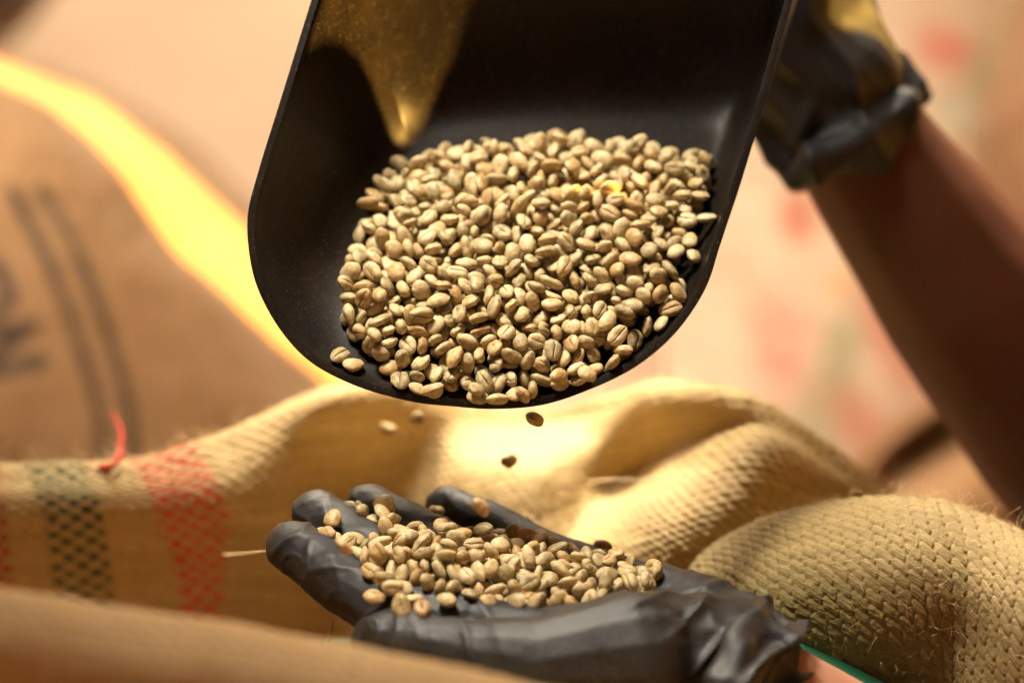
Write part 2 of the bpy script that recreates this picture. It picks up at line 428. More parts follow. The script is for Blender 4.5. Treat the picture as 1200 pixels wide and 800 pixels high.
def glove_post(V, N):
    x, y, d = to_px(V)
    out = V.copy()
    # wrist: taut folds that run from the heel of the hand back to the cuff
    wv = np.clip((x - 770) / 80, 0, 1) * np.clip((y - 685) / 25, 0.3, 1)
    ph = (x * 0.66 + (y - 700) * 0.75) / 13.5
    fold = 1 - np.abs(np.sin(ph + vnoise(V, 28, 3) * 1.5)); fold = fold ** 2.4
    out += N * (0.0044 * wv * (fold - 0.22) + 0.0010 * wv * vnoise(V, 120, 4))[:, None]
    # fine long wrinkles fanning over the heel
    w2 = np.clip((x - 660) / 80, 0, 1) * np.clip((880 - x) / 80, 0, 1) * np.clip((728 - y) / 22, 0, 1)
    out += N * (0.0012 * w2 * (1 - np.abs(np.sin((y + 0.30 * x) / 9 + 1.6 * vnoise(V, 30, 5)))) ** 1.8)[:, None]
    # thumb web folds
    w3 = np.exp(-((x - 552) / 30) ** 2) * (y > 700)
    out += N * (0.0013 * w3 * ((1 - np.abs(np.sin((x - 0.6 * y) / 15.0 + 1.2 * vnoise(V, 45, 6)))) ** 2 - .3))[:, None]
    # slack film creasing over fingers and thumb: sharp thin ridges in two directions, strongest at tips and joints
    w4 = np.clip((560 - x) / 60, 0, 1)
    jt = 0.25 + 0 * x
    for jx, jy in ((452, 712), (385, 672), (344, 640), (371, 602), (430, 593), (525, 594), (448, 748), (420, 637)):
        jt = jt + np.exp(-(np.hypot(x - jx, y - jy) / 22) ** 2)
    jt = np.clip(jt, 0, 1.1)
    r1 = (1 - np.abs(vnoise(V * np.array([1.0, .5, .5]), 130, 12))) ** 6; r2 = (1 - np.abs(vnoise(V * np.array([.45, 1, 1]), 150, 13))) ** 6
    out += N * (w4 * jt * (0.0011 * r1 + 0.0008 * r2))[:, None]
    out += N * (0.0005 * vnoise(V, 60, 21) + 0.0006 * (1 - np.abs(vnoise(V, 48, 22))) ** 6)[:, None]
    return out

def build_hand(root):
    return fuse('glove', HAND, 0.0011, 5, GLOVE, root, glove_post)

# ================================================================ assemble
scoop_root, bowl = build_scoop()
person = empty('person', W(1150, 560, .95))
tag(person, 'person in black gloves tipping the scoop with one hand and cupping beans in the other', 'person')
glove = build_hand(person)
# forearm of the cupped hand
PALE_SKIN = mat_skin('palm_side_skin', (0.36, 0.17, 0.105), (0.44, 0.225, 0.14))
DARK_SKIN = mat_skin('forearm_skin', (0.046, 0.013, 0.005), (0.078, 0.024, 0.009))
fuse('forearm', FOREARM, 0.003, 4, PALE_SKIN, person)

# hand on the scoop handle: glove with a gathered cuff, then bare forearm
GLOVE2 = mat_glove(0.5, 0.62, 0.25)
HAND2 = [
    [(1018,152,1.13,27),(985,95,1.125,30),(950,30,1.125,32),(925,-40,1.125,34),(905,-110,1.13,33)],
    [(985,95,1.11,27),(935,60,1.105,24),(915,-20,1.10,26),(890,-110,1.10,24)],
    [(1000,150,1.115,28),(950,120,1.11,22),(925,90,1.11,22)],
    # fingers round the handle, above the frame
    [(950,-120,1.12,17),(880,-180,1.08,12),(820,-170,1.055,11),(800,-120,1.07,10)],
    [(930,-90,1.12,17),(860,-140,1.07,12),(800,-125,1.06,11),(790,-80,1.08,10)],
    [(985,-130,1.13,17),(915,-220,1.09,12),(845,-215,1.06,11),(820,-165,1.075,10)],
    [(1000,-150,1.15,15),(950,-250,1.11,11),(880,-260,1.08,10),(850,-215,1.09,9)],
    [(900,-60,1.15,17),(830,-90,1.17,13),(770,-130,1.165,11)],
    # cuff
    [(1072,108,1.13,6),(1060,128,1.10,8),(1022,150,1.095,9),(985,172,1.09,9),(952,192,1.09,8.5),(932,208,1.095,6.5)],
    [(905,185,1.12,5),(930,212,1.12,5),(945,205,1.15,8),(1000,180,1.165,9),(1060,135,1.16,8),(1076,112,1.14,6)],
    [(900,150,1.12,9),(912,182,1.115,8),(930,205,1.11,6.5)],
    [(1050,75,1.13,8),(1068,102,1.125,8)],
]
def glove2_post(V, N):
    x, y, d = to_px(V)
    k = np.clip((y + 30) / 60, 0.2, 1)
    f = (1 - np.abs(np.sin((x * 0.8 - y * 0.35) / 17 + 2.2 * vnoise(V, 30, 31)))) ** 1.5
    return V + N * (0.0042 * k * (f - 0.3) + 0.002 * vnoise(V, 60, 33))[:, None]
fuse('glove', HAND2, 0.0018, 4, GLOVE2, person, glove2_post)
fuse('forearm', [[(985,130,1.13,25),(1010,172,1.13,33.5),(1068,252,1.14,39),(1140,350,1.15,45),(1250,485,1.17,52),(1410,670,1.2,58)]], 0.004, 4, DARK_SKIN, person,
     lambda V, N: V + N * (0.0008 * vnoise(V, 30, 41))[:, None])

# scoop handle behind the bowl
hv, hf = lathe_path([W(740, -60, 1.035), W(760, -80, 1.06), W(790, -105, 1.09), W(870, -125, 1.12), W(960, -140, 1.13), W(1010, -150, 1.135)],
                    [0.020, 0.016, 0.013, 0.0125, 0.0135, 0.010], 20)
mesh_obj('handle', hv, hf, SCOOP, scoop_root)

# ---------------------------------------------------------------- BURLAP SACK the hand is held over
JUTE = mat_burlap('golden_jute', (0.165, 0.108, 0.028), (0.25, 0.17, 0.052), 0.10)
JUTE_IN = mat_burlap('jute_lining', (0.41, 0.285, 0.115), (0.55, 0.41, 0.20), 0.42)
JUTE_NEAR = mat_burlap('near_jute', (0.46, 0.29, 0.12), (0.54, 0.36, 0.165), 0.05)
FIB = mat_simple('jute_fibre', (0.50, 0.37, 0.19), (0.62, 0.48, 0.26), 200, 0.6)
sack = empty('burlap_sack', W(600, 900, 1.0))
tag(sack, 'open burlap sack with red and green dotted stripes on its rolled rim, under the hands', 'sack')

def weave_relief(pl, ph_, hgt, ang, seed, fade=None):
    ca, sa = math.cos(ang), math.sin(ang)
    def f(U, V, G):
        j = vnoise(G, 45, seed) * 0.0022 + vnoise(G, 160, seed + 1) * 0.0005
        a = (U * ca + V * sa + j) / pl; b = (-U * sa + V * ca + j * 0.7) / ph_
        row = np.floor(b); fb = b - row; fa = a + 0.5 * (row % 2); cell = np.floor(fa); fa = fa - cell
        amp = 0.75 + 0.5 * hashn(cell.astype(np.int64) + 900, row.astype(np.int64) + 900, np.int64(3), seed)
        skew = fa + (fb - 0.5) * -0.45; skew = np.clip(skew, 0, 1)
        prof = np.clip(np.sin(np.pi * fb), 0, 1) ** 0.30 * np.clip(np.sin(np.pi * skew), 0, 1) ** 0.28
        h = hgt * amp * prof * (1 + 0.10 * np.sin(fb * 20 + fa * 3 + 2.5 * vnoise(G, 200, seed + 4))) + 0.00022 * vnoise(G, 700, seed + 6)
        return h if fade is None else h * fade(U, V, G)
    return f

AX = [-90, 40, 165, 262, 335, 400, 470, 560, 650, 720, 775, 850, 920, 980, 1040, 1120]
A_CY = [548, 541, 533, 505, 474, 455, 452, 478, 480, 466, 453, 456, 488, 530, 578, 640]
A_CD = [1.10, 1.10, 1.10, 1.11, 1.12, 1.14, 1.17, 1.20, 1.20, 1.17, 1.14, 1.10, 1.09, 1.09, 1.09, 1.09]
rowsA = [
    [(x, y + 70, d + .10) for x, y, d in zip(AX, A_CY, A_CD)],
    [(x, y + 14, d + .035) for x, y, d in zip(AX, A_CY, A_CD)],
    [(x, y, d) for x, y, d in zip(AX, A_CY, A_CD)],
    [(x, y + 20, d - .014) for x, y, d in zip(AX, A_CY, A_CD)],
    [(-90,600,1.078),(40,590,1.078),(172,588,1.08),(262,572,1.085),(330,556,1.105),(392,545,1.165),(470,540,1.175),(552,545,1.15),(632,545,1.125),(692,560,1.15),(742,545,1.175),(805,528,1.12),(884,520,1.055),(962,560,1.06),(1032,605,1.075),(1110,660,1.09)],
    [(-90,655,1.092),(45,650,1.092),(188,645,1.095),(275,640,1.10),(340,630,1.13),(395,620,1.175),(470,620,1.17),(550,620,1.14),(622,620,1.11),(676,622,1.12),(722,612,1.105),(785,598,1.055),(866,590,1.035),(950,612,1.055),(1030,645,1.075),(1110,700,1.09)],
    [(-90,715,1.112),(50,712,1.112),(198,705,1.115),(285,700,1.12),(345,700,1.15),(400,700,1.17),(470,700,1.16),(550,700,1.13),(625,700,1.10),(680,692,1.085),(735,675,1.055),(795,662,1.035),(866,660,1.04),(950,680,1.065),(1030,710,1.085),(1110,750,1.10)],
    [(-90,840,1.15),(50,840,1.15),(200,840,1.155),(285,840,1.16),(345,840,1.18),(400,840,1.19),(470,840,1.18),(550,840,1.15),(625,840,1.12),(680,830,1.10),(735,820,1.07),(795,800,1.06),(866,790,1.07),(950,800,1.09),(1030,820,1.10),(1110,850,1.12)],
]
def sstep(a, b, x):
    t = np.clip((x - a) / (b - a), 0, 1); return t * t * (3 - 2 * t)
def printA(U, V, G):
    x, y, d = to_px(G.reshape(-1, 3)); x = x.reshape(U.shape); y = y.reshape(U.shape)
    p = np.zeros(U.shape + (4,))
    cu = U / 0.0053; cv = V / 0.0053; par = (np.floor(cu) + np.floor(cv)) % 2
    fx = cu - np.floor(cu) - .5; fy = cv - np.floor(cv) - .5
    dot = 0.08 + 0.92 * (par < .5) * (1 - sstep(0.46, 0.66, np.hypot(fx, fy))) * (0.80 + 0.20 * vnoise(G, 90, 77))
    k = (y - 600) / 100
    def band(c0, hw): c = c0(k); return 1 - sstep(hw - 7, hw + 4, np.abs(x - c))
    rc = np.interp(y, [530, 560, 600, 650, 690], [188, 208, 226, 234, 236]); rh = np.interp(y, [530, 600, 690], [44, 41, 24])
    red = (1 - sstep(rh - 5, rh + 5, np.abs(x - rc))) * dot; gc = np.interp(y, [540, 600, 690], [60, 86, 98]); grn = (1 - sstep(30, 40, np.abs(x - gc))) * dot
    dr = (1 - sstep(2, 12, x - 10 * k)) * dot
    for m, c in ((red, (0.55, 0.025, 0.025)), (grn, (0.008, 0.05, 0.02)), (dr, (0.33, 0.02, 0.02))):
        p[..., :3] = np.where((m > p[..., 3])[..., None], c, p[..., :3]); p[..., 3] = np.maximum(p[..., 3], m)
    return p
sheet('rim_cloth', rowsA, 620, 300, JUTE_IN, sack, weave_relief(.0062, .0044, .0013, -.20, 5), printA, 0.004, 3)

rowsO = [[(x, y + 78, d + .085) for x, y, d in zip(AX, A_CY, A_CD)], [(x, y + 150, d + .12) for x, y, d in zip(AX, A_CY, A_CD)], [(x, y + 330, d + .17) for x, y, d in zip(AX, A_CY, A_CD)], [(x, y + 560, d + .22) for x, y, d in zip(AX, A_CY, A_CD)]]
sheet('outer_wall_blocker', rowsO, 200, 80, JUTE, sack, None, None, 0.003, 23)  # unseen sack layer added behind the lining to stop the backlight

RX = [690, 770, 850, 920, 1000, 1080, 1150, 1220, 1310]
rowsR = [
    [(690,760,1.14),(770,740,1.12),(850,690,1.10),(920,660,1.09),(1000,640,1.09),(1080,640,1.09),(1150,655,1.09),(1220,690,1.09),(1310,740,1.09)],
    [(690,715,1.10),(770,680,1.08),(850,640,1.055),(920,610,1.04),(1000,594,1.035),(1080,590,1.03),(1150,610,1.025),(1220,645,1.02),(1310,700,1.02)],
    [(690,710,1.085),(770,675,1.06),(850,628,1.03),(920,602,1.01),(1000,588,1.00),(1080,585,.995),(1150,606,.99),(1220,640,.98),(1310,696,.98)],
    [(690,730,1.075),(770,695,1.045),(850,648,1.01),(920,626,.985),(1000,614,.975),(1080,612,.968),(1150,634,.965),(1220,668,.945),(1310,720,.94)],
    [(690,770,1.07),(770,745,1.035),(850,700,.99),(920,682,.965),(1000,672,.955),(1080,672,.950),(1140,692,.948),(1205,715,.930),(1310,780,.91)],
    [(690,820,1.08),(770,800,1.04),(850,770,.995),(920,748,.968),(1000,738,.955),(1080,742,.952),(1128,754,.952),(1190,775,.928),(1310,850,.90)],
    [(690,880,1.10),(770,870,1.06),(850,850,1.01),(920,830,.985),(1000,820,.972),(1080,826,.966),(1118,834,.962),(1175,850,.938),(1310,930,.91)],
    [(690,950,1.13),(770,940,1.09),(850,930,1.05),(920,920,1.02),(1000,910,1.0),(1080,916,.99),(1110,930,.99),(1165,950,.95),(1310,1010,.93)],
]
def bounce_stainR(U, V, G):  # green bounce off the liner painted into the cloth, plus some stain
    x, y, d = to_px(G.reshape(-1, 3)); x = x.reshape(U.shape); y = y.reshape(U.shape)
    p = np.zeros(U.shape + (4,)); p[..., :3] = (0.17, 0.20, 0.045)
    m = np.exp(-(((x - 930) / 120) ** 2 + ((y - 740 - (x - 930) * .25) / 55) ** 2)) * (0.6 + .4 * vnoise(G, 120, 8))
    p[..., 3] = np.clip(m, 0, 1) * 0.62
    return p
sheet('rolled_edge', rowsR, 620, 420, JUTE, sack, weave_relief(.0086, .0042, .0010, .66, 9), bounce_stainR, 0.002, 6)

NX = list(range(-120, 1100, 120))
def ny(x): return 690 + 0.135 * x + 0.000075 * max(x, 0) ** 2
rowsN = [[(x, ny(x) + 60, .85) for x in NX], [(x, ny(x) + 8, .79) for x in NX], [(x, ny(x), .765) for x in NX], [(x, ny(x) + 26, .745) for x in NX],
         [(x, ny(x) + 90, .735) for x in NX], [(x, ny(x) + 220, .75) for x in NX]]
sheet('near_edge', rowsN, 400, 160, JUTE_NEAR, sack, weave_relief(.0062, .0048, .0009, .0, 15), None, 0.0035, 11)

LINER = mat_simple('green_plastic_liner', (0.002, 0.045, 0.024), (0.004, 0.06, 0.03), 30, 0.35, 0.3, 0.003)
sheet('liner', [[(930,750,.965),(980,772,.965),(1040,800,.965),(1100,835,.965)], [(940,762,.94),(985,782,.938),(1040,812,.935),(1100,846,.93)],
                [(925,790,.935),(970,806,.93),(1030,832,.928),(1090,865,.925)], [(915,850,.95),(960,860,.95),(1020,880,.95),(1080,900,.95)]], 50, 40, LINER, sack, None, None, .0015, 4, .0004)
LINER2 = mat_simple('dark_green_liner', (0.006, 0.022, 0.005), (0.01, 0.032, 0.008), 30, 0.45, 0.3, 0.003)
sheet('liner', [[(300,768,1.13),(360,752,1.12),(420,748,1.11),(520,752,1.10),(640,780,1.09)], [(300,774,1.08),(360,758,1.07),(420,754,1.06),(520,760,1.05),(640,785,1.05)],
                [(300,800,1.05),(360,790,1.04),(420,790,1.03),(520,800,1.03),(640,820,1.03)], [(300,900,1.06),(360,900,1.05),(420,900,1.04),(520,900,1.04),(640,910,1.04)]], 60, 40, LINER2, sack, None, None, .002, 14, .0004)

def crest_pts(rows, k, n):
    P = catmull(np.array([W(*p) for p in rows[k]]), n); return P
cp = crest_pts(rowsA, 2, 400); fibres('loose_fibres', cp, [UP - 0.4 * FW] * len(cp), 520, 0.012, FIB, sack, 3, 0.00016)
cp = crest_pts(rowsR, 2, 400)[120:]; fibres('loose_fibres', cp, [UP - 0.3 * FW] * len(cp), 420, 0.010, FIB, sack, 4, 0.00012)
r_ = np.random.RandomState(8)
Pm = catmull(np.array([[W(*p) for p in r] for r in rowsR]), 60); Pm = catmull(Pm.transpose(1, 0, 2), 90)[20:, 15:50].reshape(-1, 3)
fibres('loose_fibres', Pm - 0.0012 * FW, [-FW * 0.6] * len(Pm), 420, 0.010, FIB, sack, 5, 0.00008)
cp = crest_pts(rowsN, 2, 300); fibres('loose_fibres', cp, [UP - 0.4 * FW] * len(cp), 130, 0.008, FIB, sack, 6)
# long stray strand across the lining, strand beside the index fingertip, a straw stub in the foreground
def strand(pts, rad, name='stray_strand', mat=FIB, parent=sack, taper=.6):
    P = catmull(np.array([W(*p) for p in pts]), 24); v, f = lathe_path(P, [rad * (1 - taper * i / 23) for i in range(24)], 8); return mesh_obj(name, v, f, mat, parent)
strand([(688,566,1.09),(720,562,1.08),(760,562,1.07),(800,560,1.06),(826,557,1.055)], .0006)
strand([(262,650,1.05),(290,648,1.02),(312,645,.985)], .0005)
strand([(380,760,.93),(386,745,.94),(392,725,.95)], .0013, taper=.8)
strand([(120,560,1.09),(138,535,1.11),(142,505,1.13),(132,484,1.15)], .0016, 'red_thread', mat_simple('red_thread', (0.30, 0.012, 0.005), (0.38, 0.02, 0.008), 60, .8))
strand([(118,548,1.09),(132,545,1.085),(146,530,1.09)], .0019, 'red_thread', bpy.data.materials['red_thread'])

# ---------------------------------------------------------------- BACKGROUND SACKS AND GROUND
LB = empty('burlap_sack', W(100, 500, 1.6))
tag(LB, 'big brown burlap sack with black printed lettering, its shoulder catching yellow sun', 'sack')
BROWN = mat_burlap('brown_jute', (0.28, 0.15, 0.058), (0.36, 0.20, 0.085), 0.0)
B0 = [(-120,40),(-20,84),(60,124),(125,178),(200,272),(285,360),(365,432),(440,500),(520,580)]
T0 = [(-120,20),(-20,58),(60,84),(150,128),(250,205),(335,290),(410,395),(480,470),(560,550)]
rowsL = [[(x + 30, y + 10, 2.02) for x, y in T0], [(x, y, 1.93) for x, y in T0], [((x + a) / 2, (y + b) / 2, 1.80) for (x, y), (a, b) in zip(T0, B0)],
         [(x, y, 1.69) for x, y in B0], [(x - 14, y + 34, 1.625) for x, y in B0], [(x - 40, y + 110, 1.58) for x, y in B0], [(x - 70, y + 240, 1.56) for x, y in B0],
         [(x - 100, y + 420, 1.57) for x, y in B0], [(x - 120, y + 640, 1.62) for x, y in B0]]
def printL(U, V, G):
    x, y, d = to_px(G.reshape(-1, 3)); x = x.reshape(U.shape); y = y.reshape(U.shape)
    p = np.zeros(U.shape + (4,)); p[..., :3] = (0.022, 0.017, 0.013)
    def seg(x0, y0, x1, y1, w_):
        dx, dy = x1 - x0, y1 - y0; t = np.clip(((x - x0) * dx + (y - y0) * dy) / (dx * dx + dy * dy), 0, 1)
        return 1 - sstep(w_ * .75, w_ * 1.1, np.hypot(x - x0 - t * dx, y - y0 - t * dy))
    m = 0
    for pts in ([(14,222),(40,272),(64,322),(84,376),(102,428),(118,490),(122,540)], [(48,222),(76,268),(100,316),(120,370),(138,425),(152,480),(158,540)]):
        for a, b in zip(pts[:-1], pts[1:]):
            for k in range(4):
                t0, t1 = k / 4 + .03, k / 4 + .22
                m = np.maximum(m, 0.95 * seg(a[0] + (b[0] - a[0]) * t0, a[1] + (b[1] - a[1]) * t0, a[0] + (b[0] - a[0]) * t1, a[1] + (b[1] - a[1]) * t1, 8.5))
    # end of a turned capital M at the frame's edge
    for a in ((-60,330,-4,310,9), (-4,310,14,352,10), (14,352,-50,392,10), (-50,392,38,384,10), (38,384,-40,440,10), (-70,448,46,424,12)):
        m = np.maximum(m, seg(*a))
    p[..., 3] = m * (0.8 + .2 * vnoise(G, 120, 4))
    return p
sheet('cloth', rowsL, 420, 420, BROWN, LB, None, printL, 0.006, 21)

PALE = mat_burlap('pale_jute', (0.70, 0.54, 0.37), (0.78, 0.62, 0.44), 0.0)
PB = empty('burlap_sack', W(1000, 400, 2.2)); tag(PB, 'pale cream burlap sack with faded red and green print, blurred behind the dark forearm', 'sack')
def printP(U, V, G):
    x, y, d = to_px(G.reshape(-1, 3)); x = x.reshape(U.shape); y = y.reshape(U.shape)
    p = np.zeros(U.shape + (4,)); p[..., :3] = (.66, .5, .34)
    for cx, cy, sx, sy, an, col, am in ((1215,180,110,330,-.25,(.46,.31,.17),.72),(935,255,22,32,0,(.58,.16,.10),.75),(915,400,34,70,.1,(.80,.36,.27),.65),(985,420,26,80,.25,(.36,.36,.20),.7),(1040,400,22,90,-.5,(.50,.14,.08),.6),
                                        (1110,58,42,26,.5,(.62,.16,.10),.75),(1160,100,26,46,-.6,(.34,.34,.18),.7),(1120,135,36,20,.6,(.40,.42,.30),.6),(1180,40,30,40,0,(.45,.35,.18),.7),
                                        (960,500,40,30,.2,(.38,.38,.22),.6),(1010,500,30,60,-.6,(.62,.22,.14),.6),(985,330,16,30,.3,(.66,.44,.20),.5),(1165,170,20,30,0,(.42,.44,.34),.5)):
        ca, sa = math.cos(an), math.sin(an); a = ((x - cx) * ca + (y - cy) * sa) / sx; b = (-(x - cx) * sa + (y - cy) * ca) / sy
        m = min(1, am * 1.15) * (1 - sstep(.2, 1.6, np.hypot(a, b))); p[..., :3] = p[..., :3] * (1 - m[..., None]) + np.array(col) * m[..., None]; p[..., 3] = np.maximum(p[..., 3], m > 0.01)
    return p
PXs = [780, 830, 900, 1000, 1100, 1200, 1320]
rowsP = [[(x, -120, 2.6) for x in PXs], [(x, -60, 2.35) for x in PXs], [(x, 60, 2.15 + .0004 * abs(x - 1050)) for x in PXs], [(x, 240, 2.05 + .0005 * abs(x - 1050)) for x in PXs],
         [(x, 420, 2.02 + .0005 * abs(x - 1050)) for x in PXs], [(x, 640, 2.08) for x in PXs]]
sheet('cloth', rowsP, 260, 260, PALE, PB, None, printP, 0.01, 31)

BS = empty('burlap_sack', W(1100, 600, 1.5)); tag(BS, 'tan brown burlap sack with a dark fold, low down beneath the dark forearm', 'sack')
TAN = mat_burlap('tan_jute', (0.36, 0.19, 0.085), (0.44, 0.25, 0.12), 0.0)
BXs = [930, 990, 1040, 1100, 1170, 1260, 1360]; BY = [640, 560, 500, 455, 415, 360, 300]
rowsB = [[(x, y + 20, 1.75) for x, y in zip(BXs, BY)], [(x, y, 1.60) for x, y in zip(BXs, BY)], [(x, y + 25, 1.52) for x, y in zip(BXs, BY)],
         [(950,690,1.48),(1010,600,1.48),(1052,540,1.56),(1110,500,1.56),(1180,480,1.47),(1270,440,1.43),(1370,400,1.43)],
         [(970,740,1.45),(1020,660,1.44),(1080,600,1.46),(1130,580,1.45),(1200,560,1.42),(1280,540,1.40),(1380,500,1.40)], [(x, 800, 1.46) for x in BXs]]
sheet('cloth', rowsB, 200, 200, TAN, BS, None, None, 0.006, 35)
RB = empty('burlap_sack', W(1250, 200, 1.9)); tag(RB, 'ochre burlap sack standing at the right edge behind the forearm', 'sack')
rowsQ = [[(1200,-60,2.0),(1260,-80,1.95),(1340,-90,1.95)], [(1172,60,1.9),(1240,40,1.82),(1340,40,1.8)], [(1150,160,1.85),(1200,160,1.78),(1340,160,1.76)], [(1150,330,1.85),(1210,330,1.76),(1340,330,1.74)], [(1150,460,1.9),(1210,460,1.8),(1340,460,1.78)]]
sheet('cloth', rowsQ, 80, 120, TAN, RB, None, None, 0.006, 36)
DB = empty('burlap_sack', W(-20, 0, 2.6)); tag(DB, 'dark brown sack showing only its corner at the top left of the picture', 'sack')
DARKB = mat_burlap('dark_jute', (0.10, 0.055, 0.03), (0.14, 0.08, 0.045), 0.0)
rowsD = [[(-260,-100,2.9),(-120,-100,2.8),(0,-100,2.7),(120,-100,2.75)], [(-260,-20,2.65),(-120,-20,2.6),(10,-30,2.5),(90,-50,2.6)], [(-260,60,2.6),(-120,60,2.5),(0,30,2.5),(60,0,2.6)], [(-260,140,2.8),(-120,120,2.7),(-20,70,2.6),(30,35,2.7)]]
sheet('cloth', rowsD, 60, 60, DARKB, DB, None, None, 0.004, 38)

GROUND = mat_simple('pale_ground', (0.60, 0.44, 0.29), (0.70, 0.53, 0.37), 3, 0.8, 0.3, 0.01)
v = [(-12, -6, 0), (12, -6, 0), (12, 18, 0), (-12, 18, 0)]
g = mesh_obj('ground', v, [(0, 1, 2, 3)], GROUND, None, False); tag(g, kind='structure')

# ---------------------------------------------------------------- SUN MASK added overhead out of view, its openings cut to shape the sun patches
from mathutils.bvhtree import BVHTree
TZ = 1.80
def to_sun_mask(p):
    p = np.array(p); t = (TZ - p[2]) / SUN_DIR[2]; q = p + t * SUN_DIR; return (q[0], q[1])
nn, mm_ = SG.shape[:2]
bvh = BVHTree.FromPolygons([Vector(p) for p in SG.reshape(-1, 3)], [tuple(f) for f in grid_faces(nn, mm_, True).tolist()])
def on_scoop(x, y):
    d = Vector(W(x, y, 1.0) - CAM).normalized(); h = bvh.ray_cast(Vector(CAM), d)
    return np.array(h[0]) if h[0] is not None else W(x, y, .99)
gaps = {
 'scoop': [on_scoop(x, y) for x, y in ((352,66),(372,56),(394,58),(414,74),(430,102),(443,136),(456,168),(474,178),(492,150),(520,80),(542,0),(550,-50),(470,-70),(400,-70),(366,-20))],
 'glove': [W(x, y, 1.105) for x, y in ((908,78),(942,74),(975,66),(1010,70),(1056,84),(1072,60),(1040,0),(1010,-50),(930,-60),(905,-20),(912,20))],
 'beans': [W(x, y, d) for x, y, d in ((654,229,1.0),(690,233,1.0),(722,231,1.0),(727,240,.998),(702,243,.996),(676,240,.998),(654,235,.998))],
}
def build_sun_mask():
    cu = bpy.data.curves.new('shade', 'CURVE'); cu.dimensions = '2D'; cu.fill_mode = 'BOTH'; cu.extrude = 0.0006
    c0 = to_sun_mask(W(600, 400, 1.0))
    def spl(pts):
        s = cu.splines.new('POLY'); s.points.add(len(pts) - 1); s.use_cyclic_u = True
        for i, p in enumerate(pts): s.points[i].co = (p[0] - c0[0], p[1] - c0[1], 0, 1)
    spl([(c0[0] - 6, c0[1] - 5), (c0[0] + 6, c0[1] - 5), (c0[0] + 6, c0[1] + 8), (c0[0] - 6, c0[1] + 8)])
    for g in gaps.values(): spl([to_sun_mask(p) for p in g])
    band = [W(x + 2, y + 34, 1.85) for x, y in T0[:8]] + [W(x - 2, y + 3, 1.685) for x, y in B0[:8]][::-1]
    spl([to_sun_mask(p) for p in band])
    o = bpy.data.objects.new('tmpc', cu); COL.objects.link(o)
    dg = bpy.context.evaluated_depsgraph_get(); me = bpy.data.meshes.new_from_object(o.evaluated_get(dg)); bpy.data.objects.remove(o)
    ob = bpy.data.objects.new('sun_mask', me); COL.objects.link(ob); ob.location = (c0[0], c0[1], TZ)
    me.materials.clear(); me.materials.append(mat_simple('sun_mask', (0.30, 0.22, 0.13), (0.36, 0.27, 0.17), 8, .9))
    tag(ob, 'unseen tan sheet added overhead, cut open to shape the sun patches', 'shade cloth')
    for k, g in gaps.items(): print('gap', k, np.round([np.array(to_sun_mask(p)) for p in g], 2)[:3].tolist())
build_sun_mask()

# ---------------------------------------------------------------- COFFEE BEANS
def bean_mesh(name, seed, sub):
    r = random.Random(seed)
    a = .0044 * r.uniform(.90, 1.10); b = .0034 * r.uniform(.90, 1.08); c = .0023 * r.uniform(.85, 1.15); c2 = .0017 * r.uniform(.8, 1.15)
    egg = r.uniform(-.12, .12); sc = r.uniform(.04, .13) * r.choice((-1, 1)); gw = r.uniform(.035, .06) if sub > 3 else .085; gd = r.uniform(.0006, .0010) * (1 if sub > 3 else .7); wav = r.uniform(.7, 1.3); ph = r.uniform(0, 6)
    bm = bmesh.new(); bmesh.ops.create_icosphere(bm, subdivisions=sub, radius=1)
    P = np.array([v.co[:] for v in bm.verts]); x, y, z = P.T
    t_ = np.clip(np.abs(y) / .5, 0, 1); y = y * (1 - .55 * (1 - t_ * t_ * (3 - 2 * t_)) * np.clip(-z * 2, 0, 1)); rr = np.minimum(np.hypot(x, y), 1)
    X = a * x * (1 + egg * y * .5); Y = b * y * (1 + egg * x)
    Zt = c * np.clip(z, 0, 1) ** .95; Zb = -c2 * (1 - rr ** 4.5) * (1 - .10 * np.cos(3 * x + ph))
    g = np.exp(-((y - sc * np.sin(math.pi * x * wav)) / gw) ** 2) * np.clip(1.15 - x * x, 0, 1) * (z < 0)
    soft = np.exp(-((y) / .38) ** 2) * .07 * (z < 0)
    Z = np.where(z >= 0, Zt, Zb + gd * g + c2 * soft)
    Q = np.stack([X, Y, Z], -1); N = Q / (np.linalg.norm(Q, axis=1, keepdims=True) + 1e-9)
    Q = Q + N * (.00034 * vnoise(Q, 300, seed) + .00010 * vnoise(Q, 900, seed + 1))[:, None]
    for v, q in zip(bm.verts, Q): v.co = q
    me = bpy.data.meshes.new(name); bm.to_mesh(me); bm.free()
    me.polygons.foreach_set('use_smooth', [True] * len(me.polygons)); me.materials.append(BEAN)
    at = me.attributes.new('crease', 'FLOAT', 'POINT'); at.data.foreach_set('value', (g * r.uniform(.1, .65)).astype(np.float32))
    return me
NVAR = 10
TR = random.Random(41)
FINE = [bean_mesh('coffee_bean', 100 + i, 5) for i in range(NVAR)]
LOWM = [bean_mesh('coffee_bean_heap', 100 + i, 3) for i in range(NVAR)]
NIND = 286
